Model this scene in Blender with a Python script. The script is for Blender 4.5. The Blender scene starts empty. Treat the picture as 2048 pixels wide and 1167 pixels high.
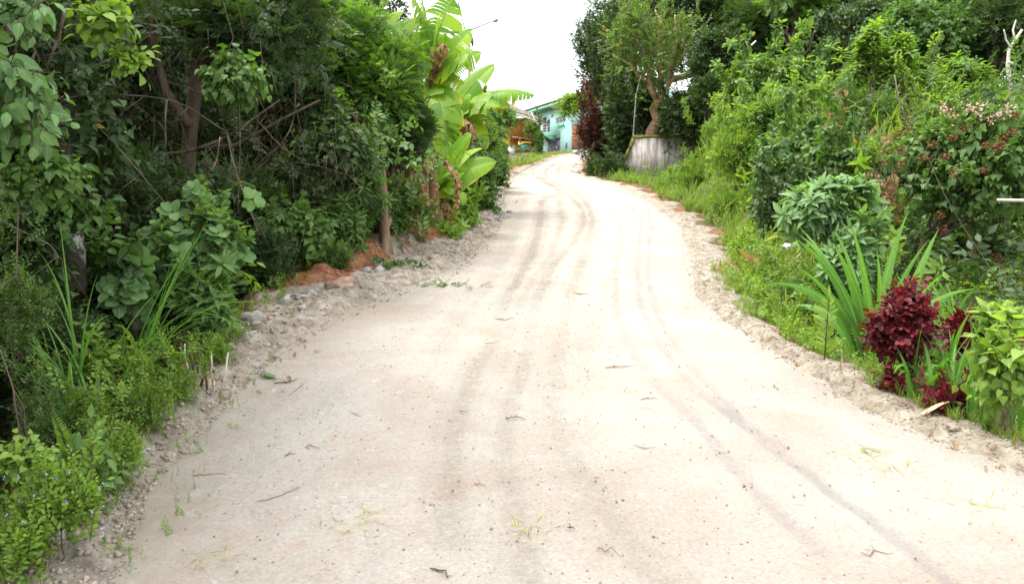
import bpy, math, random
import numpy as np
from mathutils import Vector
random.seed(7)
RNG = np.random.default_rng(11)
SC = bpy.context.scene
COL = SC.collection
R = math.radians
# ------------------------------------------------------------------ camera
F = 1600.0
PITCH = math.atan(183.5 / F)
cd = bpy.data.cameras.new('camera')
cam = bpy.data.objects.new('camera', cd)
COL.objects.link(cam)
cam.location = (0, 0, 1.6)
cam.rotation_euler = (math.pi / 2 - PITCH, 0, 0)
cd.sensor_width = 36
cd.lens = 36 * F / 2048
cd.clip_end = 2000
cd.clip_start = .05
SC.camera = cam
# ------------------------------------------------------------------ sky, sun, exposure
SUN_EL, SUN_AZ = 67, -80          # azimuth measured from straight ahead towards the right
w = bpy.data.worlds.new('World')
SC.world = w
w.use_nodes = True
nt = w.node_tree
nt.nodes.clear()
wo = nt.nodes.new('ShaderNodeOutputWorld')
bg = nt.nodes.new('ShaderNodeBackground')
bg.inputs[1].default_value = .1
sky = nt.nodes.new('ShaderNodeTexSky')
sky.sky_type = 'NISHITA'
sky.sun_disc = False
sky.sun_elevation = R(SUN_EL)
sky.sun_rotation = R(SUN_AZ)
mx = nt.nodes.new('ShaderNodeMix')
mx.data_type = 'RGBA'
mx.inputs[0].default_value = .93
nz = nt.nodes.new('ShaderNodeTexNoise')
nz.inputs['Scale'].default_value = 2.0
nz.inputs['Detail'].default_value = 5
cr = nt.nodes.new('ShaderNodeValToRGB')
cr.color_ramp.elements[0].position = .3
cr.color_ramp.elements[0].color = (.90, .93, .97, 1)
cr.color_ramp.elements[1].position = .7
cr.color_ramp.elements[1].color = (1, 1, 1, 1)
vs = nt.nodes.new('ShaderNodeVectorMath')
vs.operation = 'SCALE'
vs.inputs['Scale'].default_value = 12.5
nt.links.new(nz.outputs['Fac'], cr.inputs[0])
nt.links.new(cr.outputs[0], vs.inputs[0])
nt.links.new(sky.outputs[0], mx.inputs[6])
nt.links.new(vs.outputs[0], mx.inputs[7])
nt.links.new(mx.outputs[2], bg.inputs[0])
nt.links.new(bg.outputs[0], wo.inputs[0])
sl = bpy.data.lights.new('sun', 'SUN')
sl.energy = 2.8
sl.angle = R(32)
sl.color = (1, .95, .87)
so = bpy.data.objects.new('sun', sl)
COL.objects.link(so)
sd = Vector((math.sin(R(SUN_AZ)) * math.cos(R(SUN_EL)), math.cos(R(SUN_AZ)) * math.cos(R(SUN_EL)), math.sin(R(SUN_EL))))
so.rotation_euler = sd.to_track_quat('Z', 'Y').to_euler()
so.location = sd * 50
SC.view_settings.view_transform = 'Standard'
SC.view_settings.look = 'None'
SC.view_settings.gamma = 1
SC.view_settings.exposure = 1.55
SC.render.engine = 'CYCLES'
SC.cycles.max_bounces = 5
SC.cycles.diffuse_bounces = 3
SC.cycles.glossy_bounces = 2
SC.cycles.transmission_bounces = 3
SC.cycles.transparent_max_bounces = 4
SC.cycles.use_denoising = True

# ------------------------------------------------------------------ measuring helpers (photo pixels, 2048 wide)
CP, SP_ = math.cos(PITCH), math.sin(PITCH)
def ray(px, py):
    a = (px - 1024) / F
    b = -(py - 583.5) / F
    return np.array([a, CP + b * SP_, -SP_ + b * CP])
def P(px, py, D):
    d = ray(px, py)
    d = d * (D / d[1])
    return np.array([d[0], d[1], 1.6 + d[2]])
SL, Y0 = .083, 2.9
def G(px, py):
    d = ray(px, py)
    k = (1.6 + SL * Y0) / (SL * d[1] - d[2])
    return d[0] * k, d[1] * k
def poly(pts, extra_lo=(), extra_hi=()):
    a = [tuple(e) for e in extra_lo] + [G(*p) for p in pts] + [tuple(e) for e in extra_hi]
    a = np.array(a)
    o = np.argsort(a[:, 1])
    a = a[o]
    return lambda y: np.interp(y, a[:, 1], a[:, 0])
el = poly([(200,1167),(300,960),(400,850),(500,745),(620,655),(760,595),(880,548),(960,500),(1000,440),(1012,390),(1032,352),(1070,331),(1125,311)],
          [(-1.5,-5)], [(7,74),(10,76),(30,80)])
elo = poly([(60,1140),(200,1010),(260,920),(330,830),(420,750),(480,660),(590,600),(700,560),(800,530),(880,498),(955,450),(988,388),(1006,350),(1050,332),(1112,311)],
          [(-2.0,-5)], [(6.7,74.3),(9.6,76.6),(30,81)])
er = poly([(2048,945),(1850,870),(1700,800),(1560,710),(1450,640),(1392,590),(1380,520),(1358,450),(1300,405),(1230,371),(1162,354),(1157,336),(1161,321)],
          [(3.5,-5),(3.1,2.5)], [(7.5,62),(13,66),(34,72)])
ero = poly([(2048,912),(1900,850),(1760,790),(1650,730),(1550,680),(1470,620),(1448,560),(1435,500),(1400,450),(1330,408),(1262,376),(1200,362),(1166,353),(1160,336),(1164,321)],
          [(4.0,-5),(3.5,2.5)], [(7.8,61.6),(13.4,65.6),(34,71)])
_elo, _ero = elo, ero
def _wob(y, s): y = np.asarray(y, float); return (.06 * np.sin(y * 2.1 + s) + .05 * np.sin(y * 4.7 + 2 * s) + .035 * np.sin(y * 9.3 + s)) * np.clip(y / 8, .5, 2.5)
elo = lambda y: _elo(y) + _wob(y, 1.)
ero = lambda y: np.maximum(_ero(y) + _wob(y, 2.3), er(y) + .08)
def ss(a, b, x):
    t = np.clip((np.asarray(x, float) - a) / (b - a), 0, 1)
    return t * t * (3 - 2 * t)
def hsh(ix, iy, s):
    h = (ix.astype(np.int64) * 374761393 + iy.astype(np.int64) * 668265263 + s * 974634777) & 0x7fffffff
    h = ((h ^ (h >> 13)) * 1274126177) & 0x7fffffff
    return ((h ^ (h >> 16)) & 0xffff) / 65535.0
def vnoise(x, y, s=0):
    x = np.asarray(x, float); y = np.asarray(y, float)
    ix, iy = np.floor(x), np.floor(y)
    fx, fy = x - ix, y - iy
    fx = fx * fx * (3 - 2 * fx); fy = fy * fy * (3 - 2 * fy)
    a, b, c, d = hsh(ix, iy, s), hsh(ix + 1, iy, s), hsh(ix, iy + 1, s), hsh(ix + 1, iy + 1, s)
    return (a * (1 - fx) + b * fx) * (1 - fy) + (c * (1 - fx) + d * fx) * fy - .5
def fbm(x, y, o=4, s=0):
    r, a = 0, 1.
    for i in range(o):
        r = r + a * vnoise(x * 2 ** i, y * 2 ** i, s + i)
        a *= .5
    return r
def Zr(y):
    y = np.asarray(y, float)
    return SL * (y - Y0) - .065 * np.clip(y - 74, 0, None) - (np.clip(-4 - y, 0, None)) * -.06
def H(x, y, detail=True):
    x = np.asarray(x, float); y = np.asarray(y, float)
    z = Zr(y)
    lo, ro, li, ri = elo(y), ero(y), el(y), er(y)
    tl, tr = lo - x, x - ro
    # left: berm, hollow, far woods floor
    sl_ = ss(0, .25, li - x) * (1 - ss(0, .5, tl))
    z = z + sl_ * (.05 + .05 * ss(6, 14, y) * (1 - ss(18, 30, y)))
    drop = np.interp(y, [-5, 2, 5, 9, 12, 16, 24, 40, 90], [.9, .9, 1.0, .8, .35, .2, .05, .0, .0])
    z = z - drop * ss(.1, 1.5, tl)
    z = z + .32 * np.exp(-((tl - .35) / .3) ** 2) * ss(8, 9.5, y) * (1 - ss(13, 16, y)) * (1 + 1.2 * vnoise(x * 1.6, y * 1.1, 9))
    z = z - ss(2, 30, tl) * 1.2 * (1 - ss(30, 60, y))
    # right: berm then bank and hill
    sr_ = ss(0, .15, x - ri) * (1 - ss(0, .25, tr))
    z = z + sr_ * .05
    z = z - .22 * ss(.05, .7, tr) * (1 - ss(7, 10, y))
    off = 3.2 * ss(23.5, 28.5, y) * (1 - ss(34, 35.5, y)) + .4
    rise = 1.6 * ss(9, 16, y)
    z = z + rise * ss(0, 2.6, tr - off) * (1 - .75 * ss(60, 70, y))
    z = z + np.clip(tr - 3, 0, 45) * .13 * ss(6, 24, y)
    if detail:
        m = ss(0, .12, li - x) * (1 - ss(.8, 1.4, tl))
        z = z + m * (np.abs(fbm(x * 4, y * 4, 3, 3)) * .13 + fbm(x * 14, y * 14, 3, 5) * .05)
        m2 = ss(0, .1, x - ri) * (1 - ss(.3, .9, tr))
        z = z + m2 * (np.abs(fbm(x * 4, y * 4, 3, 4)) * .04 + fbm(x * 14, y * 14, 3, 6) * .014)
        z = z + fbm(x * .7, y * .7, 3, 8) * .25 * (ss(.5, 3, tl) + ss(.5, 3, tr))
    return z

# ------------------------------------------------------------------ materials
def nodes(m):
    m.use_nodes = True
    t = m.node_tree
    t.nodes.clear()
    return t, t.nodes.new('ShaderNodeOutputMaterial')
def N(t, kind, **kw):
    n = t.nodes.new('ShaderNode' + kind)
    for k, v in kw.items():
        if hasattr(n, k) and k not in ('inputs',): setattr(n, k, v)
    return n
def ramp(t, src, stops, interp='LINEAR'):
    n = t.nodes.new('ShaderNodeValToRGB')
    n.color_ramp.interpolation = interp
    e = n.color_ramp.elements
    while len(e) < len(stops): e.new(.5)
    for i, (p, c) in enumerate(stops):
        e[i].position = p
        e[i].color = (*c, 1) if len(c) == 3 else c
    t.links.new(src, n.inputs[0])
    return n.outputs[0]
def mixc(t, f, a, b, bt='MIX'):
    n = t.nodes.new('ShaderNodeMix'); n.data_type = 'RGBA'; n.blend_type = bt
    for i, v in ((0, f), (6, a), (7, b)):
        if isinstance(v, (int, float)): n.inputs[i].default_value = v
        elif isinstance(v, tuple): n.inputs[i].default_value = (*v, 1)
        else: t.links.new(v, n.inputs[i])
    return n.outputs[2]
def mth(t, op, a, b=None, clamp=False):
    n = t.nodes.new('ShaderNodeMath'); n.operation = op; n.use_clamp = clamp
    for i, v in ((0, a), (1, b)):
        if v is None: continue
        if isinstance(v, (int, float)): n.inputs[i].default_value = v
        else: t.links.new(v, n.inputs[i])
    return n.outputs[0]
def noise(t, scale, detail=4, rough=.55, vec=None, dist=0):
    n = t.nodes.new('ShaderNodeTexNoise')
    n.inputs['Scale'].default_value = scale
    n.inputs['Detail'].default_value = detail
    n.inputs['Roughness'].default_value = rough
    n.inputs['Distortion'].default_value = dist
    if vec is not None: t.links.new(vec, n.inputs['Vector'])
    return n.outputs['Fac']
def objco(t, sc=None):
    n = t.nodes.new('ShaderNodeTexCoord')
    if sc is None: return n.outputs['Object']
    mp = t.nodes.new('ShaderNodeMapping'); mp.inputs['Scale'].default_value = sc
    t.links.new(n.outputs['Object'], mp.inputs[0])
    return mp.outputs[0]
def princ(t, out, col, rough=.7, spec=.3, bump=None, bs=.3, bd=.02, metal=0):
    b = t.nodes.new('ShaderNodeBsdfPrincipled')
    b.inputs['Roughness'].default_value = rough if isinstance(rough, (int, float)) else .6
    if not isinstance(rough, (int, float)): t.links.new(rough, b.inputs['Roughness'])
    b.inputs['Specular IOR Level'].default_value = spec
    b.inputs['Metallic'].default_value = metal
    if isinstance(col, tuple): b.inputs['Base Color'].default_value = (*col, 1)
    else: t.links.new(col, b.inputs['Base Color'])
    if bump is not None:
        bn = t.nodes.new('ShaderNodeBump')
        bn.inputs['Strength'].default_value = bs
        bn.inputs['Distance'].default_value = bd
        t.links.new(bump, bn.inputs['Height'])
        t.links.new(bn.outputs[0], b.inputs['Normal'])
    if out is not None: t.links.new(b.outputs[0], out.inputs[0])
    return b
def simple(name, c1, c2=None, scale=6, rough=.75, spec=.3, bump=.3, bd=.01, sc=None, metal=0, contrast=(.3, .7)):
    m = bpy.data.materials.new(name)
    t, o = nodes(m)
    v = objco(t, sc)
    nf = noise(t, scale, 6, .6, v)
    col = ramp(t, nf, [(contrast[0], c1), (contrast[1], c2 or c1)])
    princ(t, o, col, rough, spec, noise(t, scale * 4, 5, .6, v), bump, bd, metal)
    return m
def leafmat(name, lo, hi, odd=(.32, .24, .03), oddf=.03, rough=.45, trans=.35, vein=.25, stem=(.10, .075, .045), tcol=None, nv=9, edge=None):
    """attribute lf = (random, across, along); random < 0 marks twigs"""
    m = bpy.data.materials.new(name)
    t, o = nodes(m)
    at = t.nodes.new('ShaderNodeAttribute'); at.attribute_name = 'lf'
    sp = t.nodes.new('ShaderNodeSeparateXYZ'); t.links.new(at.outputs['Vector'], sp.inputs[0])
    rnd, ac, al = sp.outputs
    col = ramp(t, rnd, [(0, lo), (.55, tuple((a + b) / 2 for a, b in zip(lo, hi))), (1 - oddf - .01, hi), (1 - oddf + .005, odd)])
    v = objco(t)
    big = noise(t, 1.3, 3, .5, v)
    col = mixc(t, mth(t, 'MULTIPLY', big, .5), col, mixc(t, 1., col, (1.35, 1.25, .8), 'MULTIPLY'))
    bl = noise(t, 45, 3, .6, v)
    col = mixc(t, .6, col, mixc(t, 1., col, ramp(t, bl, [(.3, (.72, .74, .7)), (.7, (1.2, 1.18, 1.15))]), 'MULTIPLY'))
    if vein:
        aa = mth(t, 'ABSOLUTE', ac)
        mid = mth(t, 'SUBTRACT', 1., mth(t, 'MULTIPLY', aa, 9), True)
        side = mth(t, 'SINE', mth(t, 'MULTIPLY', mth(t, 'SUBTRACT', al, mth(t, 'MULTIPLY', aa, .22)), nv * 6.283))
        side = mth(t, 'MULTIPLY', mth(t, 'SUBTRACT', side, .8, True), 3., True)
        vv = mth(t, 'MULTIPLY', mth(t, 'MAXIMUM', mid, mth(t, 'MULTIPLY', side, .6)), vein)
        col = mixc(t, vv, col, mixc(t, .6, hi, (.45, .55, .25)))
    if edge:
        ef = mth(t, 'ADD', mth(t, 'ABSOLUTE', ac), mth(t, 'MULTIPLY', mth(t, 'SUBTRACT', noise(t, 3.5, 5, .7, v), .5), .9))
        col = mixc(t, ramp(t, ef, [(.95, (0, 0, 0)), (1.02, (1, 1, 1))]), col, (.45, .36, .03)); col = mixc(t, ramp(t, ef, [(1.06, (0, 0, 0)), (1.1, (1, 1, 1))]), col, edge)
    isst = mth(t, 'LESS_THAN', rnd, -.2)
    col = mixc(t, isst, col, stem)
    b = princ(t, None, col, rough + .08, .28)
    tr = t.nodes.new('ShaderNodeBsdfTranslucent')
    tc = mixc(t, 1., col, tcol or (1.5, 1.6, .5), 'MULTIPLY')
    t.links.new(mixc(t, isst, tc, (0., 0., 0.)), tr.inputs[0])
    ms = t.nodes.new('ShaderNodeMixShader'); ms.inputs[0].default_value = trans
    t.links.new(b.outputs[0], ms.inputs[1]); t.links.new(tr.outputs[0], ms.inputs[2])
    t.links.new(ms.outputs[0], o.inputs[0])
    return m
M = {}
M['dark'] = leafmat('dark_leaf', (.012, .032, .010), (.044, .092, .022), trans=.28)  # dark leaf green, lowered further to paint in the thicket's deep shade
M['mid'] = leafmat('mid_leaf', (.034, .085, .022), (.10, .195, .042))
M['bright'] = leafmat('bright_leaf', (.075, .155, .026), (.20, .31, .055), trans=.45)
M['yel'] = leafmat('yellow_green_leaf', (.075, .16, .028), (.2, .32, .05), oddf=.05, odd=(.38, .3, .05), trans=.42)
M['feather'] = leafmat('feathery_leaf', (.05, .11, .028), (.13, .235, .055), vein=0, trans=.45)
M['dusty'] = leafmat('dusty_leaf', (.05, .115, .04), (.15, .27, .11), rough=.55, vein=.35, trans=.3)
M['olive'] = leafmat('olive_leaf', (.06, .12, .03), (.14, .22, .05), oddf=.04, odd=(.4, .2, .03), trans=.35)
M['red'] = leafmat('burgundy_leaf', (.035, .006, .012), (.15, .016, .022), odd=(.10, .09, .02), oddf=.02, vein=.0, tcol=(1.6, .7, .7), stem=(.06, .02, .02), trans=.3)
M['maroon'] = leafmat('maroon_leaf', (.03, .010, .012), (.10, .025, .022), odd=(.03, .07, .02), oddf=.12, vein=0, tcol=(1.5, .8, .7), trans=.25)
M['grass'] = leafmat('grass_blade', (.08, .14, .024), (.22, .30, .07), oddf=.10, odd=(.36, .28, .12), vein=.0, trans=.4)
M['cane'] = leafmat('cane_blade', (.05, .15, .025), (.12, .26, .05), oddf=.02, vein=.7, nv=0, trans=.4, rough=.4)
M['banana'] = leafmat('banana_leaf', (.09, .22, .02), (.25, .38, .03), oddf=.02, vein=.35, nv=26, trans=.5, rough=.38, odd=(.45, .36, .04), edge=(.30, .17, .07))
M['deadb'] = leafmat('dead_banana_leaf', (.20, .11, .06), (.42, .29, .18), vein=.15, nv=22, oddf=.05, odd=(.5, .42, .3), tcol=(1.3, 1., .7), trans=.3, rough=.8)
M['dry'] = leafmat('dry_leaf', (.14, .07, .035), (.36, .23, .12), vein=.1, oddf=.1, odd=(.5, .4, .26), tcol=(1.3, 1., .7), trans=.25, rough=.8)
M['flower_p'] = leafmat('pink_petal', (.55, .25, .30), (.8, .62, .62), vein=0, oddf=.05, odd=(.6, .1, .2), tcol=(1.2, 1, 1), trans=.3)
M['flower_v'] = leafmat('violet_petal', (.35, .32, .65), (.55, .5, .8), vein=0, oddf=.01, tcol=(1, 1, 1.2), trans=.3)
M['bark'] = simple('brown_bark', (.10, .068, .042), (.27, .19, .125), 9, .9, .15, .9, .03, (1, 1, .25))
M['barkd'] = simple('dark_bark', (.045, .035, .026), (.13, .10, .075), 8, .9, .15, .9, .03, (1, 1, .3))
M['barkr'] = simple('knobbly_red_brown_bark', (.22, .12, .06), (.55, .36, .22), 6, .9, .15, 1., .05)
M['pale'] = simple('pale_dead_wood', (.30, .27, .22), (.52, .48, .42), 10, .85, .2, .5, .01, (1, 1, .3))
M['lichen'] = simple('lichened_bark', (.05, .045, .035), (.42, .43, .40), 5, .9, .15, .7, .02, None, 0, (.55, .66))
M['twig'] = simple('twig_bark', (.09, .065, .04), (.25, .19, .13), 12, .9, .2, .3, .004)
M['pod'] = simple('hairy_pod', (.07, .018, .010), (.17, .085, .03), 9, .9, .2, .6, .004)
M['rock'] = simple('grey_rock', (.15, .14, .125), (.34, .325, .30), 9, .9, .2, .8, .012)
M['clod'] = simple('dry_clod', (.13, .105, .08), (.33, .285, .23), 12, .95, .1, .6, .01)
M['redrock'] = simple('reddish_rock', (.22, .12, .08), (.36, .28, .22), 6, .9, .2, .8, .015)
M['plastic'] = simple('white_plastic', (.6, .62, .66), (.85, .85, .86), 14, .35, .5, .6, .01)
def roadmat():
    m = bpy.data.materials.new('packed_pale_earth')
    t, o = nodes(m)
    v = objco(t)
    at = t.nodes.new('ShaderNodeAttribute'); at.attribute_name = 'rd'
    sp = t.nodes.new('ShaderNodeSeparateXYZ'); t.links.new(at.outputs['Vector'], sp.inputs[0])
    col = ramp(t, noise(t, .55, 6, .62, v, .4), [(.34, (.285, .242, .208)), (.45, (.30, .272, .238)), (.54, (.325, .305, .27)), (.66, (.28, .262, .232))])
    pk = ramp(t, noise(t, 1.7, 7, .7, v, .8), [(.52, (0, 0, 0)), (.68, (1, 1, 1))])
    col = mixc(t, mth(t, 'MULTIPLY', pk, .4), col, (.31, .21, .165))
    wh = ramp(t, noise(t, 5.5, 6, .7, v, .5), [(.63, (0, 0, 0)), (.70, (1, 1, 1))])
    col = mixc(t, mth(t, 'MULTIPLY', wh, .6), col, (.46, .45, .43))
    fine = noise(t, 48, 8, .85, v)
    col = mixc(t, .8, col, mixc(t, 1., col, ramp(t, fine, [(.33, (.34, .31, .28)), (.43, (.88, .86, .84)), (.55, (1.04, 1.04, 1.04)), (.68, (1.4, 1.4, 1.4))]), 'MULTIPLY'))
    sk = ramp(t, noise(t, 20, 6, .9, v, 1.5), [(.62, (0, 0, 0)), (.68, (1, 1, 1))])
    col = mixc(t, mth(t, 'MULTIPLY', sk, .7), col, (.17, .145, .11))
    trk = mth(t, 'MULTIPLY', sp.outputs[0], ramp(t, noise(t, 2.5, 5, .7, v), [(.3, (.4, .4, .4)), (.65, (1, 1, 1))]))
    col = mixc(t, mth(t, 'MULTIPLY', trk, .8), col, (.165, .158, .155))
    rt = mth(t, 'MULTIPLY', sp.outputs[1], ramp(t, noise(t, 16, 6, .8, v), [(.36, (.25, .25, .25)), (.54, (1, 1, 1))]))
    col = mixc(t, mth(t, 'MULTIPLY', rt, 1.), col, (.105, .083, .058))
    eg = mth(t, 'MULTIPLY', sp.outputs[2], ramp(t, noise(t, 3.5, 6, .7, v), [(.35, (.2, .2, .2)), (.6, (1, 1, 1))]))
    col = mixc(t, mth(t, 'MULTIPLY', eg, .8), col, (.25, .21, .165))
    princ(t, o, col, .92, .15, mth(t, 'ADD', noise(t, 22, 7, .75, v), mth(t, 'MULTIPLY', fine, .4)), .9, .025)
    return m
M['road'] = roadmat()
def groundmat():
    m = bpy.data.materials.new('verge_soil')
    t, o = nodes(m)
    v = objco(t)
    at = t.nodes.new('ShaderNodeAttribute'); at.attribute_name = 'rd'
    sp = t.nodes.new('ShaderNodeSeparateXYZ'); t.links.new(at.outputs['Vector'], sp.inputs[0])
    soil = ramp(t, noise(t, 6, 7, .7, v), [(.3, (.035, .026, .018)), (.5, (.10, .065, .04)), (.7, (.17, .125, .075))])
    rub = ramp(t, noise(t, 7, 8, .75, v), [(.3, (.09, .072, .055)), (.45, (.20, .17, .135)), (.56, (.27, .24, .195)), (.68, (.36, .33, .28))])
    red = ramp(t, noise(t, 9, 6, .7, v), [(.3, (.075, .028, .016)), (.5, (.20, .08, .038)), (.72, (.28, .17, .11))])
    rf = mth(t, 'ADD', sp.outputs[0], mth(t, 'MULTIPLY', mth(t, 'SUBTRACT', noise(t, 5, 6, .7, v), .5), 1.6))
    col = mixc(t, ramp(t, rf, [(.4, (0, 0, 0)), (.6, (1, 1, 1))]), soil, rub)
    df = mth(t, 'ADD', sp.outputs[1], mth(t, 'MULTIPLY', mth(t, 'SUBTRACT', noise(t, 2.2, 6, .7, v), .5), 1.3))
    col = mixc(t, ramp(t, df, [(.45, (0, 0, 0)), (.6, (1, 1, 1))]), col, red)
    gr = ramp(t, noise(t, 2.5, 6, .7, v), [(.35, (.03, .06, .015)), (.65, (.09, .14, .03))])
    col = mixc(t, sp.outputs[2], col, gr)
    princ(t, o, col, .95, .1, noise(t, 30, 7, .75, v), .8, .03)
    return m
M['ground'] = groundmat()

# ------------------------------------------------------------------ object helpers
def tag(o, label=None, cat=None, group=None, kind=None):
    if label: o['label'] = label
    if cat: o['category'] = cat
    if group: o['group'] = group
    if kind: o['kind'] = kind
    return o
def empty(name, loc, label=None, cat=None, group=None):
    o = bpy.data.objects.new(name, None)
    o.empty_display_size = .1
    COL.objects.link(o)
    o.location = tuple(float(c) for c in loc)
    return tag(o, label, cat, group)
def link(name, me, mat, parent=None):
    o = bpy.data.objects.new(name, me)
    COL.objects.link(o)
    if mat is not None: me.materials.append(M[mat] if isinstance(mat, str) else mat)
    if parent is not None:
        o.parent = parent
    return o
def kids(o): return [c for c in COL.objects if c.parent == o]
def dup(root, loc, rz=0, sc=1, label=None):
    def cp(o, par):
        c = o.copy(); COL.objects.link(c)
        c.parent = par
        for ch in o.children: cp(ch, c)
        return c
    r = cp(root, None)
    r.location = tuple(float(c) for c in loc); r.rotation_euler = (0, 0, rz); r.scale = (sc, sc, sc) if isinstance(sc, (int, float)) else sc
    if label: r['label'] = label
    return r
class T:
    """leaf or sprig template"""
    def __init__(s, V, A, Fc):
        s.V = np.array(V, float); s.A = np.array(A, float)
        s.idx = np.array([i for f in Fc for i in f]); s.cnt = np.array([len(f) for f in Fc])
        s.F = Fc
class MB:
    """mesh collector in world coordinates; written relative to the parent's origin"""
    def __init__(s): s.V = []; s.A = []; s.I = []; s.C = []; s.n = 0
    def raw(s, V, Fc, A=None):
        V = np.asarray(V, float).reshape(-1, 3)
        s.V.append(V)
        s.A.append(np.zeros((len(V), 3)) if A is None else np.asarray(A, float).reshape(-1, 3))
        s.I.append(np.array([i for f in Fc for i in f]) + s.n); s.C.append(np.array([len(f) for f in Fc]))
        s.n += len(V)
    def inst(s, t, Mx, pos, rnd):
        n = len(pos)
        if n == 0: return
        V = np.einsum('nij,vj->nvi', Mx, t.V) + pos[:, None, :]
        A = np.repeat(t.A[None], n, 0)
        k = A[:, :, 0] >= 0
        A[:, :, 0] = np.where(k, np.clip(A[:, :, 0] * .45 + rnd[:, None] * .55, 0, 1), -1)
        s.V.append(V.reshape(-1, 3)); s.A.append(A.reshape(-1, 3))
        nv = len(t.V)
        s.I.append((t.idx[None] + (np.arange(n) * nv)[:, None]).ravel() + s.n)
        s.C.append(np.tile(t.cnt, n))
        s.n += n * nv
    def box(s, c, size, rz=0, U=None):
        """axis box; U optional 3x3 rows = local axes"""
        h = np.array(size) / 2.
        if U is None: U = np.array([[math.cos(rz), math.sin(rz), 0], [-math.sin(rz), math.cos(rz), 0], [0, 0, 1]])
        V = [np.array(c) + (U[0] * h[0] * a + U[1] * h[1] * b + U[2] * h[2] * d) for a in (-1, 1) for b in (-1, 1) for d in (-1, 1)]
        s.raw(V, [(0, 1, 3, 2), (4, 6, 7, 5), (0, 4, 5, 1), (2, 3, 7, 6), (0, 2, 6, 4), (1, 5, 7, 3)])
    def prism(s, pts, off):
        """closed polygon pts (3d) extruded by vector off"""
        n = len(pts); p = np.array(pts, float); q = p + np.array(off)
        s.raw(np.vstack([p, q]), [tuple(range(n))[::-1], tuple(range(n, 2 * n))] + [(i, (i + 1) % n, n + (i + 1) % n, n + i) for i in range(n)])
    def tube(s, pts, rad, n=7, rough=0., mark=-1):
        pts = [np.array(p, float) for p in pts]
        V = []
        for i, p in enumerate(pts):
            d = (pts[min(i + 1, len(pts) - 1)] - pts[max(i - 1, 0)])
            d /= np.linalg.norm(d) + 1e-9
            a = np.cross(d, [0.3, 1., .2]); a /= np.linalg.norm(a); b = np.cross(d, a)
            for k in range(n):
                th = 2 * math.pi * k / n
                r = rad[i] * (1 + rough * random.uniform(-1, 1))
                V.append(p + (a * math.cos(th) + b * math.sin(th)) * r)
        Fc = [(i * n + k, i * n + (k + 1) % n, (i + 1) * n + (k + 1) % n, (i + 1) * n + k) for i in range(len(pts) - 1) for k in range(n)]
        Fc += [tuple(range(n))[::-1], tuple(range((len(pts) - 1) * n, len(pts) * n))]
        s.raw(V, Fc, [(mark, 0, 0)] * len(V))
    def mesh(s, name, org=(0, 0, 0), smooth=False):
        V = np.vstack(s.V) - np.array(org, float); I = np.concatenate(s.I); C = np.concatenate(s.C); A = np.vstack(s.A)
        me = bpy.data.meshes.new(name)
        me.vertices.add(len(V)); me.vertices.foreach_set('co', V.astype(np.float32).ravel())
        me.loops.add(len(I)); me.loops.foreach_set('vertex_index', I.astype(np.int32))
        me.polygons.add(len(C))
        me.polygons.foreach_set('loop_start', (np.cumsum(C) - C).astype(np.int32))
        me.polygons.foreach_set('loop_total', C.astype(np.int32))
        if smooth: me.polygons.foreach_set('use_smooth', np.ones(len(C), bool))
        a = me.attributes.new('lf', 'FLOAT_VECTOR', 'POINT')
        a.data.foreach_set('vector', A.astype(np.float32).ravel())
        me.update(calc_edges=True)
        return me
    def build(s, name, mat, parent=None, smooth=False, org=None):
        if org is None: org = parent_org(parent)
        o = link(name, s.mesh(name, org, smooth), mat, parent)
        if parent is None: o.location = tuple(float(c) for c in org)
        return o
def parent_org(p):
    o = np.zeros(3)
    while p is not None:
        o += np.array(p.location); p = p.parent
    return o
def jit(a, b, n, k=.06):
    """wavy line of n points from a to b"""
    a, b = np.array(a, float), np.array(b, float)
    L = np.linalg.norm(b - a)
    out = []
    for i in range(n):
        t = i / (n - 1)
        p = a * (1 - t) + b * t
        if 0 < i < n - 1: p = p + RNG.normal(size=3) * k * L * .5
        out.append(p)
    return out
# ------------------------------------------------------------------ leaves and sprigs
def leaf(ts, ws, fold=.2, droop=.25, pet=.08, wave=0):
    V = [(0, 0, 0), (0, pet, 0)]; A = [(0, 0, 0), (0, 0, 0)]; Fc = []
    wm = max(ws); prev = None
    for i, (t, w_) in enumerate(zip(ts, ws)):
        y = pet + t * (1 - pet); z = -droop * y * y; b = len(V)
        zz = z + fold * w_ + wave * (1 if i % 2 else -1)
        V += [(-w_, y, zz), (0, y, z), (w_, y, zz)]; A += [(0, -w_ / wm, t), (0, 0, t), (0, w_ / wm, t)]
        if prev is None: Fc += [(1, b + 1, b), (1, b + 2, b + 1)]
        else: Fc += [(prev, prev + 1, b + 1, b), (prev + 1, prev + 2, b + 2, b + 1)]
        prev = b
    V.append((0, 1, -droop)); A.append((0, 0, 1)); e = len(V) - 1
    Fc += [(prev, prev + 1, e), (prev + 1, prev + 2, e)]
    return T(V, A, Fc)
OV = leaf((.2, .5, .8), (.17, .25, .13), droop=.3)
OVB = leaf((.08, .25, .5, .75, .92), (.12, .25, .30, .2, .08), droop=.38, wave=.012)
RD = leaf((.1, .35, .65, .9), (.2, .33, .33, .18), droop=.25)
HT = leaf((-.1, .05, .3, .6, .85), (.22, .36, .38, .22, .07), droop=.35, pet=.18)
LN = leaf((.2, .5, .8), (.10, .135, .08), droop=.35)
LNB = leaf((.12, .35, .6, .85), (.10, .16, .15, .07), droop=.4)
SM = T([(0, 0, 0), (-.27, .5, .06), (0, 1, -.1), (.27, .5, .06)], [(0, 0, 0), (0, -1, .5), (0, 0, 1), (0, 1, .5)], [(0, 2, 1), (0, 3, 2)])
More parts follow.
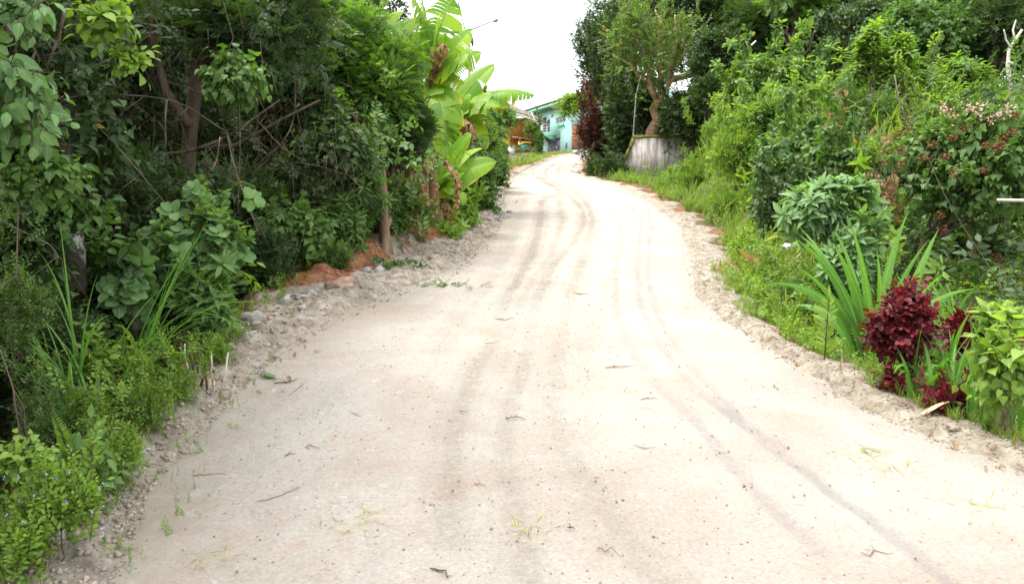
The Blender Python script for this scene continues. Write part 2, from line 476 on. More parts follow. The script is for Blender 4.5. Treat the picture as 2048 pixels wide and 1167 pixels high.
LF = T([(0, 0, 0), (-.22, .5, .0), (0, 1, -.08), (.22, .5, .0)], [(0, 0, 0), (0, -1, .5), (0, 0, 1), (0, 1, .5)], [(0, 3, 2, 1)])
LFW = T([(0, 0, 0), (-.26, .5, .0), (0, 1, -.08), (.26, .5, .0)], [(0, 0, 0), (0, -1, .5), (0, 0, 1), (0, 1, .5)], [(0, 3, 2, 1)])
def rotm(y, z):
    y = np.asarray(y, float); y = y / (np.linalg.norm(y, axis=-1, keepdims=True) + 1e-9)
    z = np.asarray(z, float); z = z - y * (y * z).sum(-1, keepdims=True)
    z = z / (np.linalg.norm(z, axis=-1, keepdims=True) + 1e-9)
    x = np.cross(y, z)
    return np.stack([x, y, z], -1)
def sprig(lt, n, ll, mode='alt', seed=0):
    """stem along +Y, unit length; ll leaf length"""
    g = np.random.default_rng(seed)
    V = []; A = []; Fc = []; nb = 0
    def put(t, Mx, p, sc, r):
        nonlocal nb
        vv = (Mx @ (t.V * sc).T).T + p
        a = t.A.copy(); a[:, 0] = r
        V.append(vv); A.append(a)
        Fc.extend([tuple(i + nb for i in f) for f in t.F]); nb += len(vv)
    def stem(a, b, r):
        nonlocal nb
        a = np.array(a, float); b = np.array(b, float)
        d = b - a; x = np.cross(d, [0, 0, 1.]); x = x / (np.linalg.norm(x) + 1e-9) * r; z = np.array([0, 0, r])
        V.append(np.array([a - x, a + x, a + z, b - x * .5, b + x * .5, b + z * .5])); A.append(np.array([(-1., 0, 0)] * 6))
        Fc.extend([tuple(i + nb for i in f) for f in ((0, 1, 4, 3), (1, 2, 5, 4), (2, 0, 3, 5))]); nb += 6
    if mode == 'pinn':        # feathery: pinnate leaves along a twig
        for k in range(4):
            s = .25 + .22 * k; side = (-1) ** k
            d = np.array([side * .75, .7, g.uniform(-.25, .25)]) if k < 3 else np.array([.1, 1, -.1]); d /= np.linalg.norm(d)
            o = np.array([0, s, 0]); L = ll * g.uniform(.8, 1.1)
            for j in range(n):
                tt = .12 + .88 * j / (n - 1); c = o + d * L * tt + np.array([0, 0, -.18 * L * tt * tt])
                for sd_ in (-1, 1):
                    pd = np.cross(d, [0, 0, 1]) * sd_ * .9 + d * .45
                    put(LFW, rotm(pd, [g.uniform(-.3, .3), g.uniform(-.3, .3), 1]), c, L * .40 * (1.1 - .45 * tt), g.random())
        stem((0, 0, 0), (0, .95, 0), .008)
    elif mode == 'whorl':     # rosette of leaves near the tip, pointing up and out
        for k in range(n):
            s = 1 - .5 * (1 - (k + 1) / n) ** 1.0
            th = k * 2.4 + g.uniform(-.3, .3); el_ = .25 + .55 * (k / n) + g.uniform(-.15, .15)
            d = np.array([math.cos(th) * math.cos(el_), math.sin(el_), math.sin(th) * math.cos(el_)])
            put(lt, rotm(d, [0, 1, 0]), np.array([0, s * .75, 0]), ll * g.uniform(.75, 1.1), g.random())
        stem((0, 0, 0), (0, .8, 0), .016)
    else:
        for k in range(n):
            s = .12 + .85 * k / max(1, n - 1); side = (-1) ** k
            if mode == 'opp': side = (-1) ** k; s = .12 + .85 * (k // 2) / max(1, n // 2 - 1)
            a = (1.0 if k < n - 1 else .05) * g.uniform(.7, 1.15)
            e = g.uniform(-.55, .3) - (.45 if mode == 'hang' else 0)
            d = np.array([side * math.sin(a), math.cos(a), math.sin(e)])
            put(lt, rotm(d, [g.uniform(-.5, .5), g.uniform(-.5, .5), 1]), np.array([0, s, 0]), ll * g.uniform(.65, 1.15) * (1.05 - .3 * s), g.random())
        stem((0, 0, 0), (0, .97, 0), .011)
    return T(np.vstack(V), np.vstack(A), Fc)
def fam(lt, n, ll, mode='alt', k=3, s0=0): return [sprig(lt, n, ll, mode, s0 + i) for i in range(k)]
# kind: templates, sprig length (m), material, outward, up, random
K = {
 'small_dark': (fam(SM, 12, .26), .38, 'dark', .7, .25, .5),
 'small_mid': (fam(SM, 12, .26, s0=5), .36, 'mid', .7, .3, .5),
 'small_olive': (fam(OV, 10, .27, s0=9), .46, 'olive', .7, .35, .5),
 'tiny_mid': (fam(SM, 14, .17, s0=12), .22, 'mid', .7, .2, .6),
 'tiny_bright': (fam(SM, 14, .2, s0=15), .2, 'bright', .5, .6, .5),
 'ovate_dark': (fam(OV, 8, .42, s0=20), .34, 'dark', .7, .1, .5),
 'ovate_mid': (fam(OV, 8, .42, s0=25), .34, 'mid', .7, .15, .5),
 'ovate_bright': (fam(OV, 8, .42, s0=30), .30, 'bright', .7, .3, .45),
 'ovate_olive': (fam(OV, 8, .42, s0=33), .34, 'olive', .7, .3, .45),
 'big_hang': (fam(OVB, 6, .42, 'hang', s0=35), .36, 'dusty', .75, -.35, .4),
 'big_bright': (fam(OVB, 6, .42, s0=40), .34, 'bright', .7, .1, .4),
 'heart_dark': (fam(HT, 6, .36, 'hang', s0=45), .36, 'dark', .7, -.3, .45),
 'heart_mid': (fam(HT, 6, .42, 'hang', s0=50), .36, 'mid', .75, -.15, .45),
 'heart_bright': (fam(HT, 6, .40, 'hang', s0=55), .28, 'bright', .75, .1, .4),
 'round_mid': (fam(RD, 9, .42, 'whorl', s0=60), .30, 'dusty', .7, .5, .35),
 'lance_mid': (fam(LN, 10, .5, 'whorl', s0=65), .34, 'mid', .6, .5, .4),
 'lance_dark': (fam(LNB, 10, .55, 'whorl', s0=68), .36, 'mid', .6, .55, .35),
 'loquat': (fam(LNB, 12, .75, 'whorl', s0=70), .34, 'dusty', .6, .6, .35),
 'whorl_yel': (fam(LNB, 11, .55, 'whorl', s0=75), .38, 'yel', .5, .9, .3),
 'whorl_bright': (fam(LNB, 9, .6, 'whorl', s0=78), .34, 'bright', .7, .5, .35),
 'feather': (fam(None, 6, .46, 'pinn', s0=80), .36, 'feather', .75, .1, .5),
 'feather_dark': (fam(None, 6, .46, 'pinn', s0=84), .36, 'dark', .75, .05, .5),
 'red': (fam(RD, 7, .46, s0=90), .18, 'red', .85, .1, .35),
 'maroon': (fam(SM, 11, .30, s0=94), .45, 'maroon', .7, .2, .5),
 'weed': (fam(OV, 9, .32, s0=97), .20, 'bright', .3, .9, .45),
 'goldenrod': (fam(LN, 26, .24, s0=100), .5, 'bright', .1, 1, .1),
 'dry': (fam(OV, 9, .35, 'hang', s0=104), .30, 'dry', .6, -.4, .6),
}
def crown_pts(C, Rr, nl, n, seed, hollow=.45):
    g = np.random.default_rng(seed)
    C = np.array(C); Rr = np.array(Rr, float); nl = int(nl * 1.7) + 2
    lc, lr = [C], [Rr * .62]
    for i in range(nl):
        d = g.normal(size=3); d /= np.linalg.norm(d)
        if d[2] < -.6: d[2] *= -.5
        k = g.uniform(.16, .5)
        lc.append(C + d * Rr * (1 - k) * g.uniform(.8, 1.15)); lr.append(Rr * k * g.uniform(.7, 1.3, 3))
    lc, lr = np.array(lc), np.array(lr)
    wt = (lr[:, 0] * lr[:, 2] + lr[:, 1] * lr[:, 2]) ** .85; wt /= wt.sum()
    k = g.choice(len(lc), n, p=wt)
    d = g.normal(size=(n, 3)); d /= np.linalg.norm(d, axis=1, keepdims=True)
    rr = hollow + (1 - hollow) * g.random(n) ** .6
    rr *= 1 + .8 * vnoise(d[:, 0] * 3 + k * 7, d[:, 2] * 3 + d[:, 1] * 2, seed)
    rr = np.where(g.random(n) < .05, rr * g.uniform(1.1, 1.5, n), rr)
    p = lc[k] + d * lr[k] * rr[:, None]
    return p, d / lr[k] * lr[k].mean(), lc, lr, g
def foliage(mb, kind, p, out, g, size=1.):
    ts, L, mat, o, u, r = K[kind]
    d = out / (np.linalg.norm(out, axis=1, keepdims=True) + 1e-9) * o + np.array([0, 0, u]) + g.normal(size=p.shape) * r * .6
    z = np.array([0, 0, 1.]) + g.normal(size=p.shape) * .35
    Mx = rotm(d, z) * (L * size * g.uniform(.7, 1.2, len(p)))[:, None, None]
    rn = np.clip(.5 + (g.random(len(p)) - .5) * 1.0, 0, 1)
    k = g.integers(0, len(ts), len(p))
    for i, t in enumerate(ts):
        s = k == i
        mb.inst(t, Mx[s], p[s] - Mx[s][:, :, 1] * .5, rn[s])
SEED = [100]
def plant(name, label, cat, kind, px, py, rx, ry, D, dens=1., size=1., depth=1., nl=6, group=None, base=None, trunk=None,
          bark='twig', tw=40, hollow=.45, mixk=None, stems=True, pname=None, cap=4200):
    """crown centred on (px,py) at distance D, half sizes rx, ry in photo pixels"""
    SEED[0] += 1; seed = SEED[0]
    C = P(px, py, D); k = D / F
    Rr = np.array([rx * k, (rx + ry) / 2 * k * depth, ry * k])
    bx, by = (C[0], C[1]) if base is None else base
    bz = float(H(bx, by, False))
    L = K[kind][1] * size
    area = 4 * math.pi * ((Rr[0] * Rr[1]) ** 1.6 / 3 + (Rr[0] * Rr[2]) ** 1.6 / 3 + (Rr[1] * Rr[2]) ** 1.6 / 3) ** (1 / 1.6)
    n = int(min(cap, max(14, dens * 1.7 * area / (.16 * L * L))))
    p, out, lc, lr, g = crown_pts(C, Rr, nl, n, seed, hollow)
    if not trunk and cat not in ('vine', 'climber'):
        sk = g.random(n) < .45; p[sk, 2] -= np.abs(g.normal(size=sk.sum())) * .55 * Rr[2]
        nb = 3 + int(g.integers(0, 5)); sx = C + g.normal(size=(nb, 3)) * Rr * .45; q_ = np.where(~sk)[0][:int(n * .14)]; ki = g.integers(0, nb, len(q_)); t_ = g.random(len(q_))
        p[q_] = sx[ki] + np.stack([g.normal(size=len(q_)) * .05 * Rr[0], g.normal(size=len(q_)) * .05 * Rr[0], (.3 + 1.15 * t_) * Rr[2]], -1) + (g.normal(size=(nb, 3)) * [.5, .5, 0] * Rr[0])[ki] * t_[:, None]
    gz = H(p[:, 0], p[:, 1], False)
    p[:, 2] = np.maximum(p[:, 2], gz + .03 + .1 * g.random(n) * L)
    root = empty(name, (bx, by, bz), label, cat, group)
    mb = MB()
    if mixk:
        f = g.random(n) < mixk[1]
        foliage(mb, kind, p[~f], out[~f], g, size)
        m2 = MB(); foliage(m2, mixk[0], p[f], out[f], g, size * (mixk[2] if len(mixk) > 2 else 1))
    else: foliage(mb, kind, p, out, g, size)
    mb.build('foliage' if trunk is None else 'crown', K[kind][2], root)
    if mixk and m2.n: m2.build(mixk[3] if len(mixk) > 3 else 'climber_foliage', K[mixk[0]][2], root)
    if stems:
        st = MB(); b0 = np.array([bx, by, bz - .05])
        r0 = trunk if trunk else max(.006, .035 * Rr.min())
        hangs = C[2] - bz > 1.6 * Rr[2]
        if hangs and not trunk: r0 *= .6; tw = tw // 3; bark = 'barkd' if bark == 'twig' else bark
        top = C * .75 + b0 * .25 if (trunk or hangs) else C * .5 + b0 * .5
        hub = top
        n0 = 7
        if hangs and cat == 'vine': b0, hub = C + np.array([-.5, .6, 1.6]), C
        pts = jit(b0, hub, n0, .06)
        st.tube(pts, [r0 * (1.25 if i == 0 else 1 - .4 * i / n0) for i in range(n0)], 8, .06)
        for c, r_ in list(zip(lc, lr))[1:]:
            a = pts[int(g.integers(n0 // 2, n0))] if trunk else pts[-int(g.integers(1, 3))] if hangs else pts[int(g.integers(0, 3))]
            q = jit(a, c, 5, .08)
            st.tube(q, [r0 * .5, r0 * .42, r0 * .33, r0 * .25, r0 * .12], 6, .05)
        for i in g.choice(n, min(n, tw), replace=False):
            j = int(np.argmin(((lc - p[i]) ** 2).sum(1)))
            q = jit(lc[j], p[i], 4, .1)
            rr = max(.003, r0 * .14)
            st.tube(q, [rr, rr * .8, rr * .6, rr * .35], 4)
        st.build(pname or ('trunk' if trunk else 'stem'), bark, root, True)
    root['_n'] = n
    del root['_n']
    return root
# strap leaves (grass, cane)
def strap(mb, base, az, L, W, lean, curl, n=9, rnd=None, fold=.25, twist=0., roll=0.):
    base = np.array(base, float); h = np.array([math.cos(az), math.sin(az), 0]); sd_ = np.array([-math.sin(az), math.cos(az), 0])
    V = []; A = []; p = base.copy(); a = lean; rn = random.random() if rnd is None else rnd
    for i in range(n + 1):
        t = i / n
        w_ = W * (min(1, .35 + 3 * t) * (1 - t ** 2.2)) + .0006
        up = np.array([0, 0, 1.]) * math.cos(a) + h * math.sin(a)
        nrm = np.cross(sd_, up)
        tw = roll + twist * t
        s2 = sd_ * math.cos(tw) + nrm * math.sin(tw)
        V += [p - s2 * w_ + nrm * fold * w_, p.copy(), p + s2 * w_ + nrm * fold * w_]
        A += [(rn, -1, t), (rn, 0, t), (rn, 1, t)]
        p = p + up * L / n
        a += curl / n * (.4 + 1.3 * t)
    Fc = []
    for i in range(n):
        b = 3 * i; Fc += [(b, b + 1, b + 4, b + 3), (b + 1, b + 2, b + 5, b + 4)]
    mb.raw(V, Fc, A)
# ------------------------------------------------------------------ ground and road
rows = np.concatenate([[-60, -35, -18, -9, -4, -1.5, 0, .5], 1.0 * 1.0125 ** np.arange(0, 353), [84, 92, 105, 130, 170, 230, 330]])
fo = np.concatenate([np.arange(0, 2.3, .04), 2.3 * 1.16 ** np.arange(1, 34)])
gx = []
for y in rows:
    a, b = el(y), er(y)
    gx.append(np.concatenate([a - fo[::-1], np.linspace(a + .06, b - .06, 10), b + fo]))
gx = np.array(gx); gy = np.repeat(rows[:, None], gx.shape[1], 1)
gz = H(gx, gy)
inside = ((gx > el(gy) + .03) & (gx < er(gy) - .03))
gz = np.where(inside, gz - .09, gz)
def gridmesh(name, X, Y, Z, attr):
    nr, nc = X.shape
    V = np.stack([X, Y, Z], -1).reshape(-1, 3)
    i = np.arange(nr - 1)[:, None] * nc + np.arange(nc - 1)[None]
    q = np.stack([i, i + 1, i + nc + 1, i + nc], -1).reshape(-1, 4)
    me = bpy.data.meshes.new(name)
    me.vertices.add(len(V)); me.vertices.foreach_set('co', V.astype(np.float32).ravel())
    me.loops.add(q.size); me.loops.foreach_set('vertex_index', q.astype(np.int32).ravel())
    me.polygons.add(len(q)); me.polygons.foreach_set('loop_start', (np.arange(len(q)) * 4).astype(np.int32))
    me.polygons.foreach_set('loop_total', np.full(len(q), 4, np.int32))
    me.polygons.foreach_set('use_smooth', np.ones(len(q), bool))
    a = me.attributes.new('rd', 'FLOAT_VECTOR', 'POINT'); a.data.foreach_set('vector', attr.astype(np.float32).ravel())
    me.update(calc_edges=True)
    return me
tl, tr = elo(gy) - gx, gx - ero(gy)
rub = np.maximum((1 - ss(-.05, .45, tl)) * (gx < el(gy) + .2), (1 - ss(-.05, .25, tr)) * (gx > er(gy) - .2))
red = np.exp(-((tl - .3) / .5) ** 2) * ss(8, 9.3, gy) * (1 - ss(12.5, 15, gy)) * (.9 + 1.7 * vnoise(gy * 1.6, gx * 1.2, 71))
red = np.maximum(red, .75 * np.exp(-((tl - .2) / .5) ** 2) * ss(22, 26, gy))
red = np.maximum(red, (.6 + 1.2 * vnoise(gy * 1.1, gx * .7, 73)) * np.exp(-((tr - .35) / .4) ** 2) * ss(8, 10, gy) * (1 - ss(28, 34, gy)))
red = np.maximum(red, .5 * (tr > 0) * ss(30, 33, gy))
grn = np.clip(ss(.6, 1.6, tr) * .8 + ss(30, 60, tl) * .5, 0, 1)
g_ = link('ground', gridmesh('ground', gx, gy, gz, np.stack([rub, red, grn], -1)), 'ground'); tag(g_, kind='structure')
# road surface with wheel marks
ry_ = np.concatenate([[-6, -3, -1, 0, .5], 1.0 * 1.0085 ** np.arange(0, 516)])
uu = np.linspace(0, 1, 190)
X = np.array([(el(y) - .12) * (1 - uu) + (er(y) + .1) * uu for y in ry_]); Y = np.repeat(ry_[:, None], len(uu), 1)
X[:, 0] += 0
def pathd(pts, X, Y):
    w_ = np.array([G(*p) for p in pts]); d = np.full(X.shape, 9e9); 
    for a, b in zip(w_[:-1], w_[1:]):
        ab = b - a; t = np.clip(((X - a[0]) * ab[0] + (Y - a[1]) * ab[1]) / (ab @ ab), 0, 1)
        d = np.minimum(d, np.hypot(X - a[0] - t * ab[0], Y - a[1] - t * ab[1]))
    return d
def spl(pts, k=6):
    p = np.array([pts[0]] + list(pts) + [pts[-1]], float); o = []
    for i in range(1, len(p) - 2):
        for s in range(k):
            t = s / k
            o.append(.5 * ((2 * p[i]) + (-p[i-1] + p[i+1]) * t + (2*p[i-1] - 5*p[i] + 4*p[i+1] - p[i+2]) * t*t + (-p[i-1] + 3*p[i] - 3*p[i+1] + p[i+2]) * t**3))
    return [tuple(q) for q in o] + [tuple(pts[-1])]
trk = np.zeros(X.shape); rut = np.zeros(X.shape)
for pts, wd, a in [([(1990,1230),(1880,1150),(1780,1065),(1640,962),(1540,890),(1440,790),(1360,700),(1318,630),(1296,540),(1304,450),(1295,415)], .05, .8), ([(1640,1100),(1520,985),(1400,850),(1300,750),(1245,660),(1232,560),(1240,460),(1225,410)], .055, .62),
                   ([(1560,895),(1420,800),(1345,720),(1292,630),(1276,540),(1283,450),(1262,412)], .05, .85), ([(1240,460),(1225,410),(1180,378),(1110,352)], .06, .4)]:
    d = pathd(spl(pts), X + .03 * fbm(X * 3, Y * 2, 3, 31), Y)
    trk = np.maximum(trk, a * np.exp(-(d / wd / .9) ** 4) * np.clip(.95 + .7 * fbm(X * .8, Y * .7, 3, 35), .45, 1))
for pts, wd, a in [([(1125,313),(1075,332),(1066,345),(1085,362),(1140,392),(1168,430),(1150,480),(1112,520),(1075,600),(1052,700),(1025,800),(1015,900),(1030,1040),(1060,1167)], .08, .8),
                   ([(1142,316),(1098,335),(1092,350),(1110,365),(1165,395),(1185,440),(1170,500),(1150,560),(1125,640),(1108,760),(1112,860),(1180,960),(1260,1080),(1330,1167)], .09, .75),
                   ([(1075,350),(1120,385),(1085,400),(1080,450),(1062,510),(1015,590),(985,680),(960,720),(925,820),(905,930),(900,1060)], .09, .9), ([(1155,314),(1120,335),(1118,352),(1150,375),(1195,400)], .07, .6),
                   ([(1120,400),(1122,450),(1095,520),(1060,570),(1030,640),(1000,740)], .07, .6), ([(1132,318),(1084,338),(1078,352),(1098,368)], .05, .5),
                   ([(1100,600),(1090,700),(1100,840),(1160,960),(1230,1080)], .16, .45), ([(1050,395),(1030,450),(1010,520),(950,600),(880,700)], .1, .4), ([(1215,560),(1185,640),(1165,700),(1170,800)], .08, .4)]:
    d = pathd(spl(pts), X + .05 * fbm(X * 4, Y * 2, 3, 33), Y)
    rut = np.maximum(rut, a * (.75 * np.exp(-(d / wd) ** 4) + .35 * np.exp(-((d - wd * 1.5) / wd * 2.5) ** 2)) * np.clip(.9 + 1.0 * fbm(X * .9, Y * .8, 3, 37), .35, 1))
rut *= .5 + .5 * ss(4.5, 10, Y)
zz = Zr(Y) + .01 * fbm(X * 1.5, Y * 1.1, 4, 21) + .012 * fbm(X * 9, Y * 7, 4, 22) + .008 * fbm(X * 22, Y * 18, 2, 23) - .014 * trk - .03 * rut * (1 + fbm(X * 12, Y * 6, 3, 24))
zz += .02 * np.exp(-((X - er(Y) + .5) / .25) ** 2) * np.clip(fbm(X * 3, Y * 1.5, 4, 27) + .1, 0, 1)
ed = np.minimum(X - el(Y), er(Y) - X)
zz -= .12 * (ed < -.06)
ca = np.stack([trk, rut, (1 - ss(.0, .8, X - el(Y))) * .9 + (1 - ss(0, .35, er(Y) - X)) * .45 + .5 * np.exp(-((er(Y) - X - .75) / .4) ** 2) * ss(.05, .3, fbm(X * 1.3, Y * .8, 4, 29))], -1)
r_ = link('road', gridmesh('road', X, Y, zz, ca), 'road'); tag(r_, kind='structure')
# ------------------------------------------------------------------ houses, wall, poles
def paint(name, c, dirt=(.5, .5, .5), f=.35, rough=.7, sc=1.2):
    m = bpy.data.materials.new(name)
    t, o = nodes(m); v = objco(t, (1, 1, .45))
    d = ramp(t, noise(t, sc, 7, .7, v), [(.45, (0, 0, 0)), (.75, (1, 1, 1))])
    col = mixc(t, mth(t, 'MULTIPLY', d, f), c, dirt)
    princ(t, o, col, rough, .3, noise(t, 14, 5, .6, v), .25, .01)
    return m
M['mint'] = paint('mint_plaster', (.50, .86, .82), (.42, .72, .68), .35)
M['mintd'] = paint('mint_trim', (.25, .62, .46), (.25, .5, .4))
M['orange'] = paint('ochre_plaster', (.46, .22, .05), (.25, .14, .07))
M['yellow'] = paint('yellow_boards', (.75, .42, .07), (.5, .3, .1))
M['dkmetal'] = paint('dark_metal', (.05, .055, .06), (.12, .09, .07), .5, .5)
M['gatem'] = paint('grey_blue_metal', (.17, .19, .24), (.30, .31, .34), .6, .5, 3)
M['white'] = paint('white_paint', (.7, .74, .72), (.5, .5, .48))
M['galv'] = paint('galvanised_metal', (.22, .23, .24), (.16, .15, .14), .4, .45)
M['teal'] = paint('teal_tarp', (.04, .38, .30), (.1, .3, .25))
M['green'] = paint('green_paint', (.03, .42, .17), (.1, .4, .2))
M['block'] = paint('grey_block', (.42, .42, .44), (.3, .3, .3), .6)
M['black'] = paint('black_cable', (.03, .03, .035), (.05, .05, .05))
M['glass'] = simple('dark_glass', (.02, .025, .03), (.05, .06, .07), 3, .15, .6)
def brickmat():
    m = bpy.data.materials.new('orange_brick'); t, o = nodes(m)
    b = t.nodes.new('ShaderNodeTexBrick'); b.inputs['Scale'].default_value = 1
    b.inputs['Color1'].default_value = (.55, .24, .09, 1); b.inputs['Color2'].default_value = (.46, .2, .09, 1); b.inputs['Mortar'].default_value = (.45, .33, .22, 1)
    b.inputs['Brick Width'].default_value = .4; b.inputs['Row Height'].default_value = .2; b.inputs['Mortar Size'].default_value = .012
    tc = t.nodes.new('ShaderNodeTexCoord'); sp = t.nodes.new('ShaderNodeSeparateXYZ'); cb = t.nodes.new('ShaderNodeCombineXYZ')
    t.links.new(tc.outputs['Object'], sp.inputs[0]); t.links.new(sp.outputs[1], cb.inputs[0]); t.links.new(sp.outputs[2], cb.inputs[1]); t.links.new(cb.outputs[0], b.inputs[0])
    princ(t, o, b.outputs[0], .85, .2); return m
M['brick'] = brickmat()
def roofmat():
    m = bpy.data.materials.new('rusty_corrugated_sheet'); t, o = nodes(m); v = objco(t)
    col = ramp(t, noise(t, 1.5, 7, .7, v), [(.35, (.06, .045, .04)), (.6, (.13, .08, .06)), (.75, (.2, .17, .15))])
    wv = t.nodes.new('ShaderNodeTexWave'); wv.inputs['Scale'].default_value = 2.2; t.links.new(v, wv.inputs[0])
    princ(t, o, col, .7, .3, wv.outputs['Fac'], .6, .05); return m
M['roof'] = roofmat()
def wallmat():
    m = bpy.data.materials.new('weathered_concrete'); t, o = nodes(m); v = objco(t, (1, 1, .12)); v2 = objco(t)
    col = ramp(t, noise(t, 6, 7, .7, v), [(.3, (.13, .105, .10)), (.47, (.30, .26, .24)), (.58, (.46, .42, .39)), (.72, (.22, .22, .23))])
    col = mixc(t, .5, col, mixc(t, 1., col, ramp(t, noise(t, 4, 6, .7, v2), [(.3, (.6, .6, .6)), (.7, (1.2, 1.2, 1.2))]), 'MULTIPLY'))
    princ(t, o, col, .9, .2, noise(t, 20, 6, .7, v2), .5, .01); return m
M['conc'] = wallmat()
M['moss'] = simple('moss', (.05, .055, .015), (.20, .21, .04), 9, .95, .1, .9, .03)
# facade frame of the mint house
FA = np.array([7.25, 79., 0]); FB = np.array([2.35, 94., 0])
FU = (FB - FA) / np.linalg.norm(FB - FA); FN = np.array([-FU[1], FU[0], 0]); FN = FN if FN[0] < 0 else -FN
def FP(px, py):
    d = ray(px, py); c = np.array([0, 0, 1.6]); k = ((FA - c) @ FN) / (d @ FN); q = c + d * k
    return (q - FA) @ FU, q[2]
def fw(u, n, z): return FA * [1, 1, 0] + FU * u + FN * n + np.array([0, 0, z])
FR = np.array([FU, FN, [0, 0, 1]])
def fbox(mb, u0, u1, n0, n1, z0, z1): mb.box(fw((u0 + u1) / 2, (n0 + n1) / 2, (z0 + z1) / 2), (abs(u1 - u0), abs(n1 - n0), abs(z1 - z0)), U=FR)
zg = float(Zr(79)) - .1
ze = FP(1166, 196)[1]
h = empty('house', fw(4, -4, zg), 'mint green two storey house with dark overhanging roof at the top of the road', 'house')
ug1, ug0 = FP(1094, 290)[0], FP(1120.5, 290)[0]
ztop = FP(1120, 275.5)[1]; zgate0 = zg
ub1 = FP(1143, 270)[0]
b = MB()
# front wall as pieces round the gate opening
fbox(b, ub1, ug0, -.25, 0, zg - 1, ze); fbox(b, ug0, ug1, -.25, 0, ztop, ze); fbox(b, ug1, 16, -.25, 0, zg - 1.5, ze)
fbox(b, -5.5, ub1, -.25, -.003, zg - .9, FP(1150, 300)[1]); fbox(b, -5.5, ub1, -.25, -.003, FP(1150, 251)[1], ze)
fbox(b, -5.5, -5.25, -9, -.26, zg - 1, ze); fbox(b, 15.75, 16, -9, -.26, zg - 1.5, ze); fbox(b, -5.5, 16, -9.25, -9, zg - 1.5, ze)
fbox(b, -5.2, 15.7, -3.2, -3., zg - 1, ze - .1)
b.build('wall', 'mint', h)
b = MB(); fbox(b, -5.2, ub1, -.25, -.02, FP(1150, 300)[1], FP(1150, 251)[1]); b.build('brick_panel', 'brick', h)
b = MB(); dz = .02
fbox(b, ug0, ug1, -.22, -.16, zg - .6, ztop); gt = b.build('garage_door', 'gatem', h)
b = MB(); gw = (ug1 - ug0) / 3
for i in range(3):
    fbox(b, ug0 + gw * i + .04, ug0 + gw * (i + 1) - .04, -.16, -.12, zg + .05, zg + .95)
    for j in range(5): fbox(b, ug0 + gw * i + gw * (j + .5) / 5 - .02, ug0 + gw * i + gw * (j + .5) / 5 + .02, -.16, -.12, zg + 1.0, ztop - .1)
    fbox(b, ug0 + gw * i + .04, ug0 + gw * (i + 1) - .04, -.159, -.125, zg + 1.4, zg + 1.45)
b.build('door_panel', 'gatem', gt)
b = MB(); fbox(b, ug0 + gw * .9, ug0 + gw * 1.12, -.115, -.08, zg + 1.15, zg + 1.4); b.build('notice_plate', 'white', gt)
u0, z1 = FP(1131, 237); u1, z0 = FP(1112, 246.5); z1 = FP(1112, 236)[1]
b = MB(); fbox(b, u0, u1, 0, .05, z0, z1); wn = b.build('window', 'galv', h)
b = MB()
for i in range(3): fbox(b, u0 + (u1 - u0) * i / 3 + .08, u0 + (u1 - u0) * (i + 1) / 3 - .08, .051, .07, z0 + .08, z1 - .08)
b.build('pane', 'glass', wn)
b = MB()
for i in range(4): fbox(b, u0, u1, .071, .09, z0 + (z1 - z0) * (i + .5) / 4 - .02, z0 + (z1 - z0) * (i + .5) / 4 + .02)
b.build('window_bar', 'white', wn)
for (pa, pb, ya, yb) in ((1092.5, 1086, 236, 262), (1099.5, 1095.5, 240, 262)):
    ua, zb_ = FP(pa, yb); uc, zt_ = FP(pb, ya); b = MB(); fbox(b, ua, uc, 0, .05, zb_, zt_); b.build('balcony_door', 'dkmetal', h)
# balcony
ua, zf = FP(1112, 270); uc = FP(1085, 266)[0]
b = MB(); fbox(b, ua, uc, 0, 1.3, zf - .18, zf)
for u_ in (ua + .1, (ua + uc) / 2, uc - .1): b.prism([fw(u_ - .08, 0, zf - .18), fw(u_ - .08, 1.2, zf - .18), fw(u_ - .08, 0, zf - .7)], FU * .16)
bal = b.build('balcony', 'mintd', h)
b = MB(); um = ua + (uc - ua) * .42
for i in range(22):
    u_ = um + (uc - um) * i / 21; fbox(b, u_ - .02, u_ + .02, 1.2, 1.24, zf, zf + 1.0)
fbox(b, um, uc, 1.18, 1.26, zf + 1.0, zf + 1.06); fbox(b, um, uc, 1.21, 1.23, zf + .25, zf + .75)
b.build('railing', 'dkmetal', bal)
b = MB()
for k in range(5): fbox(b, ua + .02, um, 1.18, 1.24, zf + .05 + .24 * k, zf + .1 + .24 * k)
for k in range(5): fbox(b, ua, ua + .05, 0, 1.24, zf + .05 + .24 * k, zf + .1 + .24 * k)
b.build('slatted_rail', 'white', bal)
# painted emblem
b = MB(); u0e, z0e = FP(1131, 257); u1e, z1e = FP(1113, 247)
fbox(b, u0e, u1e, 0, .02, z0e, z0e + .05); fbox(b, u0e, u1e, 0, .02, z1e + .0, z1e + .04); b.build('sign_border', 'white', h)
b = MB()
for (du, dz_, L, a) in ((.12, .3, .5, .5), (.3, .45, .6, .15), (.5, .5, .55, -.2), (.65, .35, .5, .6), (.8, .55, .4, -.5), (.4, .25, .4, .9), (.85, .25, .3, .2), (.22, .62, .4, -.3)):
    u_ = u0e + (u1e - u0e) * du; z_ = z0e + (z1e - z0e) * dz_
    q = [fw(u_ + L * math.cos(a) * s - .12 * math.sin(a) * w_, .004, z_ + L * math.sin(a) * s * .6 + .12 * math.cos(a) * w_) for s, w_ in ((-.5, 0), (-.2, -1), (.3, -.8), (.5, .2), (.1, 1), (-.3, .7))]
    b.prism(q, FN * (.012 + .003 * du))
b.build('painted_emblem', 'green', h)
b = MB(); u_, z_ = FP(1133.5, 290); fbox(b, u_ - .15, u_ + .15, 0, .1, z_ - .3, z_ + .3); b.build('meter_box', 'galv', h)
b = MB(); u_, z_ = FP(1103, 232); fbox(b, u_ - .5, u_ + .1, 0, .3, z_ - .12, z_ + .12); b.build('wall_lamp', 'white', h)
